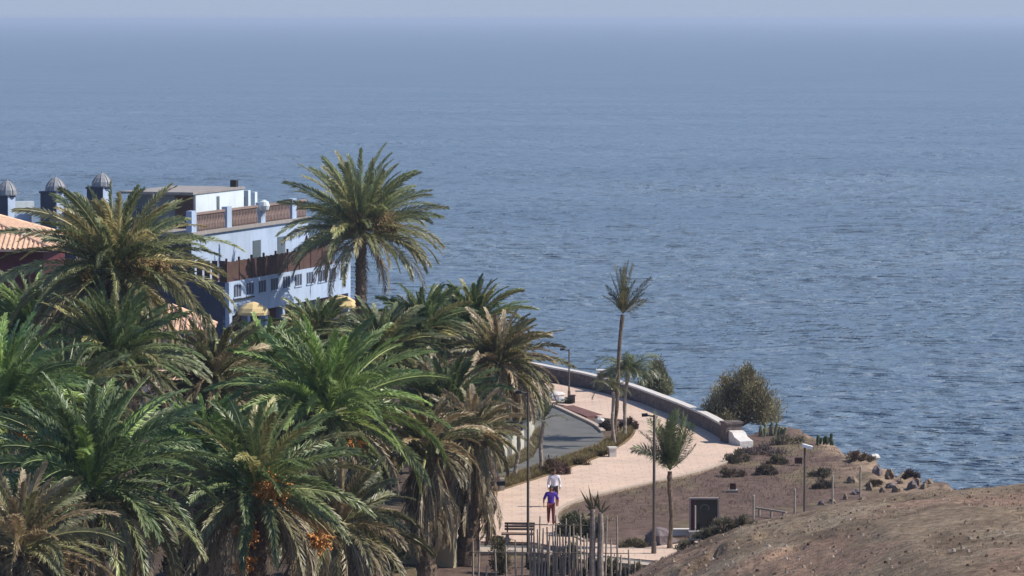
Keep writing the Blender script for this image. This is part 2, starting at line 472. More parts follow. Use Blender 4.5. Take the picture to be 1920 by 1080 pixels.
scatter_stuff('stones', 1400, on_hill, 0.012, 0.05, [(0.34, 0.26, 0.19), (0.25, 0.17, 0.12), (0.12, 0.08, 0.06), (0.4, 0.33, 0.27)], 'loose small stones strewn over the dry brown foreground slope', 'stones')
scatter_stuff('dry_grass', 12000, on_hill, 0.02, 0.055, [(0.25, 0.19, 0.125), (0.21, 0.16, 0.105), (0.31, 0.25, 0.17), (0.17, 0.125, 0.085)], 'sparse dry grass on the brown foreground slope', 'grass', True)

# ------------------------------------------------------------ promenade, road, verge
def gpoly(px, z): return [tuple(G(x, y)[:2]) + (z,) for x, y in px]
def flat(name, pxs, z, m, thick=0.0, smoothk=0):
    pts = [G(x, y) for x, y in pxs]
    mb = MB()
    mb.prism([(p.x, p.y) for p in pts], z - 0.12, z)
    o = mb.build(name, m)
    tag(o, kind='structure')
    return o
def paving_mat():
    m, nt, b = new_mat('sandy_paving')
    n = noise(nt, 0.35, 5); n2 = noise(nt, 3.0, 5)
    br = nt.nodes.new('ShaderNodeTexBrick'); g = nt.nodes.new('ShaderNodeNewGeometry')
    nt.links.new(g.outputs['Position'], br.inputs['Vector'])
    br.inputs['Scale'].default_value = 1.0; br.inputs['Brick Width'].default_value = 0.8; br.inputs['Row Height'].default_value = 0.8
    br.inputs['Mortar Size'].default_value = 0.02
    br.inputs['Color1'].default_value = (0.62, 0.470, 0.370, 1); br.inputs['Color2'].default_value = (0.58, 0.44, 0.345, 1); br.inputs['Mortar'].default_value = (0.46, 0.35, 0.28, 1)
    r = ramp(nt, n.outputs[0], [(0.3, (0.80, 0.79, 0.80)), (0.5, (0.97, 0.96, 0.95)), (0.7, (1.06, 1.04, 1.0))])
    r2 = ramp(nt, n2.outputs[0], [(0.3, (0.88, 0.88, 0.88)), (0.7, (1.05, 1.05, 1.05))])
    mx = nt.nodes.new('ShaderNodeMix'); mx.data_type = 'RGBA'; mx.blend_type = 'MULTIPLY'; mx.inputs[0].default_value = 1
    nt.links.new(br.outputs[0], mx.inputs[6]); nt.links.new(r.outputs[0], mx.inputs[7])
    m2 = nt.nodes.new('ShaderNodeMix'); m2.data_type = 'RGBA'; m2.blend_type = 'MULTIPLY'; m2.inputs[0].default_value = 1
    nt.links.new(mx.outputs[2], m2.inputs[6]); nt.links.new(r2.outputs[0], m2.inputs[7])
    nt.links.new(m2.outputs[2], b.inputs['Base Color']); b.inputs['Roughness'].default_value = 0.9
    return m
M['paving'] = paving_mat()
M['asphalt'] = mat('asphalt', (0.12, 0.12, 0.115), 0.9, 0.28, 0.7, 0.01, 20)
M['kerb'] = mat('pale_kerb', (0.42, 0.345, 0.28), 0.9, 0.12, 3)
def px_smooth(pts, k=5):
    return [(p.x, p.y) for p in smooth_line([Vector((x, y, 0)) for x, y in pts], k)]
outer = px_smooth([(1395, 845), (1376, 862), (1340, 878), (1290, 892), (1230, 905), (1160, 921), (1100, 936), (1062, 951), (1046, 966), (1050, 984), (1072, 1002), (1102, 1018)])
wall_in = [(1372, 826), (1340, 812), (1300, 797), (1250, 775), (1200, 757), (1150, 743), (1100, 731), (1050, 722), (1000, 715), (950, 708), (930, 705)]
inner = px_smooth([(950, 728), (985, 735), (1010, 748), (1035, 757), (1060, 762), (1090, 772), (1120, 782), (1140, 786), (1180, 790), (1192, 800), (1188, 818), (1165, 838), (1120, 860), (1060, 882), (1000, 902), (950, 918), (900, 934), (860, 946)])
pav = wall_in + inner[:] + [(850, 1016), (1000, 1019), (1040, 1026), (1070, 1032), (1130, 1044), (1190, 1050), (1260, 1056), (1330, 1050), (1330, 1014), (1200, 1030), (1150, 1024)] + outer[::-1]
flat('promenade', pav, 0.05, M['paving'])
kp = [G(x, y) for x, y in outer]
def strip(name, line, wdt, z0, z1, m, side=1):
    a = line; b = offset_line(line, wdt * side)
    mb = MB(); n = len(a)
    V = [(p.x, p.y, z) for q, z in ((a, z0), (b, z0), (b, z1), (a, z1)) for p in q]
    Fc = []
    for r_ in range(4):
        for i in range(n - 1):
            Fc.append([r_ * n + i, r_ * n + i + 1, ((r_ + 1) % 4) * n + i + 1, ((r_ + 1) % 4) * n + i])
    Fc += [[0, n, 2 * n, 3 * n], [n - 1, 2 * n - 1, 3 * n - 1, 4 * n - 1]]
    mb.add(V, Fc)
    o = mb.build(name, m); return o
tag(strip('kerb', kp, 0.16, -0.05, 0.10, M['kerb']), kind='structure')
road = px_smooth([(955, 756), (1000, 757), (1042, 766), (1085, 786), (1118, 802), (1132, 818), (1118, 836), (1075, 850), (1020, 868), (960, 888), (900, 910), (860, 925)]) + [(840, 900), (900, 878), (950, 862), (985, 840), (1000, 815), (990, 785), (950, 770)]
flat('road', road, 0.012, M['asphalt'])
rl = [G(x, y) for x, y in px_smooth([(1000, 753), (1042, 763), (1085, 782), (1120, 799), (1135, 812)])]
tag(strip('kerb', rl, 0.22, -0.05, 0.13, M['kerb']), kind='structure')
rl = [G(x, y) for x, y in px_smooth([(890, 921), (960, 896), (1020, 874), (1075, 856), (1112, 842)])]
tag(strip('kerb', rl, 0.18, -0.05, 0.10, M['concrete']), kind='structure')
flat('flower_bed', [(1052, 764), (1075, 762), (1105, 772), (1130, 780), (1100, 783)], 0.07, mat('red_gravel', (0.15, 0.075, 0.065), 0.95, 0.3, 3))
flat('verge', px_smooth([(1118, 840), (1190, 800), (1186, 818), (1163, 839), (1120, 861), (1060, 883), (1000, 903), (950, 919), (900, 936), (860, 948)]) + [(860, 928), (900, 914), (960, 892), (1020, 872), (1075, 854)], 0.06, M['dryverge'] if 'dryverge' in M else mat('dry_verge', (0.20, 0.14, 0.075), 0.95, 0.45, 1.4, 0.06, 5))
flat('asphalt_shadow_strip', [(840, 1022), (1000, 1024), (1100, 1040), (1240, 1056), (1240, 1072), (1100, 1056), (1000, 1036), (840, 1034)], 0.02, M['asphalt'])  # asphalt strip whose dark grey also stands in for a shadow
flat('path_edge', [(840, 1030), (1000, 1034), (1100, 1048), (1240, 1064), (1240, 1068), (1100, 1056), (1000, 1041), (840, 1040)], 0.13, M['kerb'])

def in_px_poly(pts, z=0.06):
    poly = [tuple(G(x, y)[:2]) for x, y in pts]
    xs_ = [p[0] for p in poly]; ys_ = [p[1] for p in poly]
    def f(rg):
        for _ in range(40):
            x, y = rg.uniform(min(xs_), max(xs_)), rg.uniform(min(ys_), max(ys_))
            if inside(np.array([x]), np.array([y]), poly)[0]: return (x, y, z)
    return f
scatter_stuff('verge_grass', 9000, in_px_poly([(1118, 841), (1188, 801), (1184, 818), (1160, 838), (1120, 858), (1060, 880), (1000, 900), (950, 916), (900, 933), (870, 942), (870, 928), (950, 898), (1020, 874), (1075, 856)]), 0.08, 0.32, [(0.26, 0.19, 0.07), (0.20, 0.16, 0.07), (0.14, 0.09, 0.055), (0.30, 0.24, 0.12), (0.16, 0.16, 0.07)], 'dry yellow and brown grass covering the verge between road and promenade', 'grass', True)
scatter_stuff('weeds', 2600, in_px_poly([(1110, 935), (1370, 862), (1400, 830), (1500, 810), (1600, 860), (1640, 900), (1500, 950), (1300, 960), (1130, 990)], 0.0), 0.05, 0.16, [(0.16, 0.11, 0.08), (0.10, 0.075, 0.06), (0.22, 0.17, 0.11)], 'small dry weeds dotted over the bare brown dirt', 'weeds', True)
scatter_stuff('roadside_grass', 3000, in_px_poly([(900, 905), (960, 878), (1000, 858), (1010, 835), (1012, 800), (1004, 808), (988, 842), (950, 862), (900, 880)], 0.02), 0.06, 0.25, [(0.22, 0.18, 0.09), (0.16, 0.14, 0.08), (0.25, 0.21, 0.12)], 'thin dry grass between the road and the pale garden wall', 'grass', True)

# sea wall
def build_wall():
    t = thing('promenade_wall', 'long curving dark stone parapet wall with white coping along the sea side of the promenade', 'wall', tuple(wall_line[20]))
    ln = wall_line
    o = strip('stone_face', ln, 0.34, -0.1, WALL_H - 0.08, M['stone'], -1)
    o.parent = t; o.location = -t.location
    c = strip('coping', offset_line(ln, 0.04), 0.44, WALL_H - 0.08, WALL_H + 0.02, M['coping'], -1)
    c.parent = t; c.location = -t.location
    p = G(1133, 709, WALL_H); a = 0.25
    b = MB().box((p.x, p.y + 0.3, 0.55), (0.75, 0.6, 1.1)).build('pier', M['stone'], t)
    MB().box((p.x, p.y + 0.3, 1.19), (0.9, 0.75, 0.16)).build('pier_cap', M['coping'], t)
    e = ln[-1]; e2 = G(1392, 838)
    b = MB()
    b.box((e.x + 0.25, e.y, 0.5), (0.85, 0.8, 1.0), 0.3)
    b.build('end_pier', M['stone'], t)
    MB().box((e.x + 0.25, e.y, 1.04), (0.95, 0.9, 0.10), 0.3).build('end_cap', M['stone'], t)
    d = (e2 - e); sn = Vector((-d.y, d.x, 0)).normalized()
    V = []
    for f_, hl in ((0.05, 0.72), (0.45, 0.62), (0.60, 0.42), (1.0, 0.28)):
        q = e + d * f_ + Vector((0.30, 0, 0)) * (1 - f_ * 0.3)
        for sw in (-0.36, 0.36):
            V += [tuple(q + sn * sw + Vector((0, 0, -0.05))), tuple(q + sn * sw + Vector((0, 0, hl)))]
    Fc = []
    for k in range(3):
        b_ = k * 4
        Fc += [[b_ + 1, b_ + 3, b_ + 7, b_ + 5], [b_, b_ + 1, b_ + 5, b_ + 4], [b_ + 2, b_ + 6, b_ + 7, b_ + 3]]
    Fc += [[0, 2, 3, 1], [12, 13, 15, 14]]
    link_mesh('end_step', V, Fc, M['plaster_chunk'], t)
build_wall()

# ------------------------------------------------------------ palms
UP = np.array([0, 0, 1.0])
def nrm(a): return a / (np.linalg.norm(a, axis=-1, keepdims=True) + 1e-9)
def frond(acc, rg, base, az, pitch, length, droop, ll, n, wid, col, wind=0.0, beta=0.45, twist=0.0, t0=0.14, rc=None, ang=1.0):
    K = 14
    tt = np.linspace(0, 1, K + 1)
    pit = pitch - droop * tt ** 1.55
    azz = az + wind * tt ** 1.5
    T = np.stack([np.cos(pit) * np.cos(azz), np.cos(pit) * np.sin(azz), np.sin(pit)], 1)
    Pp = base + np.concatenate([[np.zeros(3)], np.cumsum((T[:-1] + T[1:]) / 2 * length / K, 0)])
    # rachis
    side = nrm(np.stack([np.sin(azz), -np.cos(azz), np.zeros_like(azz)], 1))
    nor = nrm(np.cross(side, T))
    rw = (0.035 * (1 - tt * 0.85) + 0.004)[:, None] * (wid / 0.04) ** 0.5
    V = np.concatenate([Pp - side * rw, Pp + side * rw, Pp + nor * rw * 0.9])
    m = K + 1
    i = np.arange(K)
    Fc = np.concatenate([np.stack([i, i + 1, m + i + 1, m + i], 1), np.stack([m + i, m + i + 1, 2 * m + i + 1, 2 * m + i], 1), np.stack([2 * m + i, 2 * m + i + 1, i + 1, i], 1)])
    acc.add(V, Fc, np.array(rc if rc is not None else np.array(col) * 1.3 + np.array([0.05, 0.045, 0.01])))
    # leaflets
    t = np.linspace(t0, 1, n) + rg.uniform(-0.4, 0.4, n) / n
    t = np.clip(t, t0, 1)
    def ip(A): return np.stack([np.interp(t, tt, A[:, k]) for k in range(3)], 1)
    for s in (-1, 1):
        B = ip(Pp); Tt = nrm(ip(T)); Sd = nrm(ip(side)); Nn = nrm(np.cross(Sd, Tt))
        a = (0.88 - 0.52 * t) * ang + rg.normal(0, 0.12, n)
        bt = beta + rg.normal(0, 0.18, n)
        ct, st_ = np.cos(twist), np.sin(twist)
        S2 = Sd * ct + Nn * st_; N2 = Nn * ct - Sd * st_
        D = np.cos(a)[:, None] * Tt + np.sin(a)[:, None] * (s * S2 * np.cos(bt)[:, None] + N2 * np.sin(bt)[:, None])
        L = ll * np.sin(np.pi * (0.14 + 0.78 * t)) ** 0.65 * rg.uniform(0.8, 1.1, n)
        L = L[:, None]
        W = nrm(np.cross(D, N2 + 0.3 * UP)) * wid / 2
        mid = B + D * L * 0.45
        tip = B + D * L - UP * (0.18 * L) * rg.uniform(0.3, 1.6, (n, 1))
        V = np.stack([B, mid + W, tip, mid - W], 1).reshape(-1, 3)
        Fc = np.arange(4 * n).reshape(n, 4)
        cc = np.array(col)[None, :] * rg.uniform(0.75, 1.3, (n, 1))
        acc.add(V, Fc, np.repeat(cc, 4, 0))
class Acc:
    def __init__(s): s.V = []; s.F = []; s.T = []; s.n = 0
    def add(s, V, Fc, T):
        s.V.append(V); s.F.append(np.asarray(Fc) + s.n)
        if np.ndim(T) == 1: T = np.repeat(np.asarray(T)[None, :], len(V), 0)
        s.T.append(T); s.n += len(V)
    def build(s, name, m, parent=None, loc=None):
        V = np.concatenate(s.V); T = np.concatenate(s.T)
        Fc = []
        for f in s.F: Fc += f.tolist()
        return link_mesh(name, V, Fc, m, parent, loc, tint=np.clip(T, 0, 1))
OLIVE = (0.125, 0.125, 0.065); BRIGHT = (0.105, 0.160, 0.052); BROWN = (0.155, 0.128, 0.098); PALEB = (0.29, 0.25, 0.205)
def canary(label, px, py, rpx, Y, col, nf=72, dead=18, fruit=0, lean=(0, 0), low=-0.45, alt=None, seed=None, droop=1.25, upf=0.74, fruitm='fruit', group='date palms in the garden', skirt=0.0, trunk_r=0.36, altp=0.25, fruitpx=None):
    seed = seed if seed is not None else int(px * 3 + py)
    rg = np.random.default_rng(seed)
    c = P(px, py, Y); s = F / Y; rad = rpx / s
    base = Vector((c.x - lean[0], c.y - lean[1], 0.0))
    t = thing('date_palm', label, 'palm tree', tuple(base), group)
    # trunk
    top = Vector(c) - Vector((0, 0, 0.25))
    pts = []; rr = []
    K = max(int(top.z / 0.22), 6)
    for k in range(K + 1):
        f = k / K
        p = base.lerp(top, f) + Vector((lean[0] * 0.25 * math.sin(math.pi * f), 0, 0))
        pts.append(p); r0 = trunk_r * (1.12 - 0.28 * min(f * 3, 1) + (0.38 * max(0, (f - 0.86) / 0.14)))
        rr.append(r0 * rg.uniform(0.93, 1.07))
    mb = MB().tube(pts, rr, 12)
    for k in range(2, K + 1):           # stubs of cut leaf bases
        p = pts[k]; r0 = rr[k]
        for j in range(9):
            a = j * 0.698 + k * 1.1 + rg.uniform(-.12, .12)
            q = p + Vector((math.cos(a), math.sin(a), 0)) * r0
            o_ = Vector((math.cos(a), math.sin(a), 0)); sd_ = Vector((-o_.y, o_.x, 0))
            b = [q - sd_ * 0.09 - Vector((0, 0, 0.1)), q + sd_ * 0.09 - Vector((0, 0, 0.1)), q + sd_ * 0.05 + o_ * rg.uniform(.04, .10) + Vector((0, 0, .1)), q - sd_ * 0.05 + o_ * rg.uniform(.04, .10) + Vector((0, 0, .1))]
            mb.add(b, [[0, 1, 2, 3]])
    mb.build('trunk', M['trunk'], t)
    acc = Acc()
    ll = (0.075 * rad + 0.20) * (1.18 if upf == 1.0 else 1.0); n = int(44 + rad * 11)
    nf = int(nf * 1.55)
    for k in range(nf):
        f = (k + 0.5) / nf
        pitch = math.pi / 2 * (0.97) - (math.pi / 2 - low * 0.55) * f ** 0.85
        az = k * 2.39996 + rg.uniform(-0.2, 0.2)
        cc = np.array(col if (alt is None or rg.uniform() > altp) else alt) * rg.uniform(1.05, 2.1)
        if f > 0.62: q_ = min(1, (f - 0.62) / 0.3) * rg.uniform(0.3, 1.0); cc = cc * (1 - q_) + np.array(BROWN if rg.uniform() < 0.6 else OLIVE) * q_ * rg.uniform(0.8, 1.5)
        b0 = np.array(c) + np.array([math.cos(az), math.sin(az), 0]) * 0.16 + UP * (0.25 - 0.5 * f)
        frond(acc, rg, b0, az, pitch + rg.normal(0, 0.07), rad * rg.uniform(0.82, 1.13 if upf < 1 else 1.04) * (1 if f > 0.45 else upf + (1 - upf) * f / 0.45), droop * rg.uniform(0.75, 1.2) * (0.5 + 0.5 * f), ll, n, 0.062, cc, wind=rg.normal(0, 0.25), twist=rg.normal(0, 0.7))
    acc.build('crown', M['leaf'], t)
    if dead:
        dead = int(dead * 1.3); acc = Acc()
        for k in range(dead):
            az = rg.uniform(0, 6.283)
            cc = np.array(BROWN) * rg.uniform(0.6, 1.5)
            zz = -0.35 - rg.uniform(0, 1) * skirt
            b0 = np.array(c) + np.array([math.cos(az) * 0.3, math.sin(az) * 0.3, zz])
            frond(acc, rg, b0, az, -0.2 - rg.uniform(0, 0.6) - (0.5 if skirt else 0), rad * rg.uniform(0.6, 0.95), 1.25 - (0.3 if skirt else 0), ll * 0.8, int(n * 0.5), 0.04, cc, wind=rg.normal(0, 0.15), beta=-0.2, twist=rg.normal(0, 0.8), rc=np.array(PALEB) * rg.uniform(0.7, 1.4))
        acc.build('dead_fronds', M['leaf'], t)
    for k in range(fruit if not fruitpx else len(fruitpx)):
        if fruitpx:
            fx, fy, fr = fruitpx[k]; fr = fr * 1.7; q = P(fx, fy, Y - rad * 0.30); az = -math.pi / 2; s0 = np.array(q)
        else:
            az = -math.pi / 2 + (k - (fruit - 1) / 2) * 1.0 + rg.uniform(-.2, .2); fr = 0
            s0 = np.array(c) + np.array([math.cos(az) * 0.75, math.sin(az) * 0.75, rg.uniform(-0.35, 0.05)])
        sz = (fr / s if fr else 0.33)
        mb = MB()
        mb.tube([np.array(c) + UP * 0.1, (np.array(c) + s0) / 2 + UP * 0.25, s0 + UP * sz * 0.5], 0.03, 5)
        for j in range(40):
            d = rg.normal(0, 0.5, 3); d[2] -= 0.3; d = d / np.linalg.norm(d)
            e = s0 + d * sz * rg.uniform(0.6, 1.1)
            mb.tube([s0 + UP * sz * 0.4, (s0 + e) / 2 + UP * sz * 0.15, e], 0.012, 3)
            for i in range(9):
                q = s0 + (e - s0) * rg.uniform(0.25, 1.0) + rg.normal(0, 0.035, 3)
                r0 = rg.uniform(0.028, 0.045)
                mb.add([q + np.array(v) * r0 for v in ((1, 0, 0), (0, 1, 0), (-1, 0, 0), (0, -1, 0), (0, 0, 1.2), (0, 0, -1.2))], [[0, 1, 4], [1, 2, 4], [2, 3, 4], [3, 0, 4], [1, 0, 5], [2, 1, 5], [3, 2, 5], [0, 3, 5]])
        mb.build('fruit_cluster', M[fruitm], t)
    return t

canary('tall full-crowned date palm standing clear against the sea beside the white hotel', 676, 440, 168, 230, (0.095, 0.112, 0.055), 70, 12, 0, (0.0, 0), low=0.0, alt=(0.13, 0.13, 0.07), droop=1.25, upf=1.0, fruitm='stalk', trunk_r=0.36, fruitpx=[(668, 402, 12), (722, 408, 16), (705, 418, 14), (660, 425, 11), (738, 425, 10)])
canary('wide olive-green date palm in front of the domed turrets at the upper left', 218, 504, 225, 150, (0.095, 0.112, 0.062), 62, 30, 0, (0.4, 0), low=-0.5, alt=(0.16, 0.145, 0.085), droop=1.3, upf=0.66, fruitm='stalk', fruitpx=[(262, 492, 16), (238, 500, 14), (300, 500, 14), (132, 498, 10), (160, 512, 10)])
canary('dark date palm topping the right-hand end of the palm grove against the sea', 888, 612, 118, 176, (0.058, 0.085, 0.040), 66, 22, 0, low=-0.7, alt=OLIVE)
canary('brownish date palm whose dry fronds droop over the promenade at the right of the grove', 935, 680, 128, 163, (0.085, 0.085, 0.05), 60, 44, 0, (0.7, 0), low=-0.75, alt=BROWN, altp=0.4)
canary('date palm left of the dark topmost palm at the right end of the grove', 792, 618, 104, 172, (0.058, 0.085, 0.042), 60, 18, 0, low=-0.5, alt=OLIVE)
canary('grey-green date palm just behind and right of the bright green palm in the grove centre', 715, 665, 128, 164, (0.066, 0.084, 0.048), 62, 22, 0, low=-0.45, alt=OLIVE)
canary('date palm below the white hotel facade with upright fronds', 598, 640, 104, 176, (0.068, 0.095, 0.042), 60, 16, 0, low=-0.4, alt=OLIVE)
canary('broad bright green date palm in the middle of the grove', 615, 772, 225, 137, (0.078, 0.115, 0.045), 62, 34, 0, low=-0.5, alt=BRIGHT, fruitpx=[(662, 832, 14), (530, 838, 13)])
canary('large dark green date palm at the lower left with dense arching fronds', 170, 915, 262, 112, (0.058, 0.088, 0.046), 66, 44, 0, low=-0.55, alt=BRIGHT, altp=0.12, droop=1.3)
canary('date palm with the brightest orange fruit bunches near the bottom of the grove', 478, 918, 222, 118, (0.064, 0.094, 0.044), 50, 46, 0, low=-0.5, alt=OLIVE, fruitpx=[(512, 915, 26), (462, 1000, 17), (598, 1010, 18), (455, 1050, 16)], droop=1.2)
canary('bright green date palm cut by the left edge of the photo', 5, 762, 205, 128, (0.064, 0.105, 0.048), 56, 36, 0, low=-0.45, alt=BRIGHT, fruitpx=[(50, 808, 20), (88, 832, 12), (68, 878, 11)])
canary('date palm with slender upright fronds below the wide olive-green palm', 215, 668, 170, 146, (0.064, 0.092, 0.046), 60, 30, 0, low=-0.5, alt=OLIVE, droop=1.0)
canary('drooping brown-green date palm under the terracotta pavilion roof', 400, 715, 150, 153, (0.068, 0.072, 0.042), 56, 44, 0, low=-0.7, alt=BROWN, altp=0.35)
canary('dark date palm low on the right of the grove above the hanging dead skirts', 838, 768, 138, 150, (0.050, 0.072, 0.036), 60, 50, 0, low=-0.7, alt=BROWN, altp=0.2)
canary('date palm with a thick skirt of hanging dead fronds beside the promenade', 800, 838, 120, 139, (0.062, 0.07, 0.042), 40, 60, 0, low=-0.5, alt=BROWN, altp=0.5, skirt=2.2)
canary('stout date palm with rough pale trunk and dead skirt nearest the short lamp post', 888, 812, 105, 143, (0.080, 0.078, 0.048), 34, 52, 0, (0.3, 0), low=-0.6, alt=BROWN, altp=0.5, skirt=2.6, trunk_r=0.45)
canary('green date palm between the bright green palm and the pavilion roof', 500, 700, 128, 158, (0.062, 0.100, 0.040), 56, 20, 0, low=-0.35, alt=BRIGHT, altp=0.3)
canary('dry brown date palm in the bottom left corner', 40, 1025, 190, 107, (0.085, 0.09, 0.055), 44, 70, 0, low=-0.7, alt=BROWN, altp=0.5)
canary('low brown-fronded date palm at the bottom centre left of the skirted palms', 640, 980, 170, 128, (0.058, 0.062, 0.036), 40, 60, 0, low=-0.7, alt=BROWN, altp=0.4)
canary('fresh green date palm below the wide olive-green palm at the upper left', 175, 600, 120, 158, (0.062, 0.105, 0.036), 54, 14, 0, low=-0.3, alt=BRIGHT)
canary('date palm behind the left-edge palm under the maroon wall', 60, 630, 150, 160, (0.056, 0.088, 0.040), 60, 24, 0, low=-0.5, alt=BRIGHT)
canary('small date palm left of the bright orange fruit and right of the large lower-left palm', 385, 850, 140, 135, (0.058, 0.105, 0.034), 54, 24, 0, low=-0.5, alt=BRIGHT)
canary('grey-green date palm with arching fronds in the left middle of the grove', 120, 768, 165, 138, (0.064, 0.084, 0.050), 58, 30, 0, low=-0.55, alt=OLIVE)

def slender(label, base_px, top_px, col, fr, rtr=0.10, group='young palms along the promenade', rep_=1, ll=0.34, tm='thin_trunk', ang=1.35):
    """fr: list of (azimuth, pitch, length, droop)"""
    g = G(*base_px); top = P(top_px[0], top_px[1], g.y)
    rg = np.random.default_rng(int(base_px[0]))
    t = thing('young_palm', label, 'palm tree', tuple(g), group)
    pts = [g.lerp(top, f) + Vector((0.05 * math.sin(f * 6 + base_px[0]) * min(1, 4 * f), 0, 0)) for f in np.linspace(0, 1, 26)]
    MB().tube(pts, [rtr * (1.4 - 0.5 * min(1, k / 4)) * rg.uniform(0.86, 1.14) * (1 if k < 23 else 1.1) for k in range(26)], 9).build('trunk', M[tm], t, smooth=False)
    acc = Acc()
    for az, pi_, L, dr in [(a_ + rg.normal(0, 0.35) * (q_ > 0), b_ + rg.normal(0, 0.12) * (q_ > 0), c_ * (1 - 0.12 * q_), d_) for q_ in range(rep_) for a_, b_, c_, d_ in fr]:
        cc = np.array(col) * rg.uniform(0.7, 1.35)
        frond(acc, rg, np.array(pts[-1]) + UP * 0.05, az + rg.normal(0, 0.1), pi_, L * rg.uniform(.9, 1.1), dr, ll + 0.06 * L, int(30 + 16 * L), 0.030, cc, wind=rg.normal(0, .15), twist=rg.normal(0, .5), beta=0.3, ang=ang)
    acc.build('crown', M['leaf'], t)
    return t
PI = math.pi
rg0 = np.random.default_rng(5)
slender('tallest thin palm in the promenade island, sparse crown against the sea', (1150, 828), (1168, 590), (0.085, 0.085, 0.045),
        [(PI, 1.42, 2.5, 0.05), (0.4, 1.5, 2.6, 0.1), (0.2, 1.4, 2.5, 0.1), (0, 1.0, 2.3, 0.25), (0.1, 0.92, 2.2, 0.3), (0, 0.85, 1.5, 0.2), (PI, 1.15, 1.5, 0.3), (PI, 0.9, 1.2, 0.5), (-1.3, 1.1, 1.4, 0.4), (1.5, 1.0, 1.5, 0.4), (PI, 1.3, 2.0, 0.1), (0.2, 0.6, 1.3, 0.3), (-0.6, 0.9, 1.1, 0.4), (0, 1.3, 1.8, 0.2), (PI, 1.2, 1.2, 0.6), (PI, 1.5, 2.4, 0.0), (0, 1.52, 2.5, 0.0), (-1.57, 1.4, 2.2, 0.1)], rep_=1, tm='trunk')
slender('drooping blue-green palm beside the tallest thin palm in the promenade island', (1170, 822), (1176, 700), (0.10, 0.125, 0.085),
        [(0, 0.9, 1.9, 1.3), (PI, 0.9, 2.0, 1.5), (0.3, 0.4, 1.7, 1.5), (PI - .3, 0.3, 2.3, 1.7), (-1.2, 0.6, 1.6, 1.7), (-1.8, 0.4, 1.6, 1.7), (-0.6, 0.9, 1.5, 1.6), (-2.5, 0.8, 1.5, 1.9), (1.5, 0.8, 1.7, 1.2), (0.1, 0.0, 1.5, 1.2), (PI, 0.0, 1.6, 1.3), (-1.5, 1.2, 1.6, 1.5)], rep_=3, ang=1.6)
slender('short palm with pale thin trunk in front of the other island palms', (1152, 838), (1148, 735), (0.09, 0.10, 0.055),
        [(0, 0.9, 1.1, 1.3), (PI, 0.9, 1.2, 1.5), (0.3, 0.4, 1.0, 1.5), (PI - .3, 0.3, 1.2, 1.7), (-1.2, 0.6, 1.1, 1.7), (-1.8, 1.1, 1.1, 1.0), (1.2, 1.2, 1.3, 0.6)], 0.09)
slender('wind-swept palm with brush-like crown beside the tall grey street lamp', (1256, 1030), (1258, 884), (0.095, 0.125, 0.065),
        [(PI, 1.25, 2.2, -0.15), (0, 1.25, 2.3, -0.2), (PI, 1.05, 2.1, 0.35), (0.2, 1.05, 2.1, -0.3), (-1.5, 1.3, 2.3, 0.1), (1.5, 1.3, 2.3, 0.1), (-1, 1.35, 2.3, -0.1), (-2.2, 1.25, 2.1, 0.1), (PI, 1.0, 1.7, 1.3), (0.2, 1.0, 1.5, -0.4), (-0.4, 1.15, 2.2, -0.2), (2.4, 1.1, 2, 0), (0.6, 1.4, 2.4, -0.1)], 0.10, rep_=2, ll=0.36, tm='trunk', ang=1.7)
slender('young palm with dark trunk right of the road gate posts', (1013, 885), (1018, 790), (0.062, 0.085, 0.050),
        [(0, 1.1, 1.4, 0.9), (PI, 1.1, 1.4, 0.9), (0.5, 1.4, 1.5, 0.3), (-1.2, 1.2, 1.3, 1.0), (-2, 1.3, 1.3, 0.9), (PI, 0.5, 1.2, 1.2), (0, 0.5, 1.2, 1.2), (1.5, 1.3, 1.4, 0.5)])
slender('young palm with leaning dark trunk left of the road, its crown among the grove fronds', (966, 896), (974, 800), (0.062, 0.085, 0.045),
        [(0, 1.1, 1.5, 0.9), (PI, 1.1, 1.5, 0.9), (0.5, 1.4, 1.6, 0.3), (-1.2, 1.2, 1.4, 1.0), (-2, 1.3, 1.4, 0.9), (PI, 0.5, 1.3, 1.2), (0, 0.5, 1.3, 1.2), (1.5, 1.3, 1.4, 0.5)])

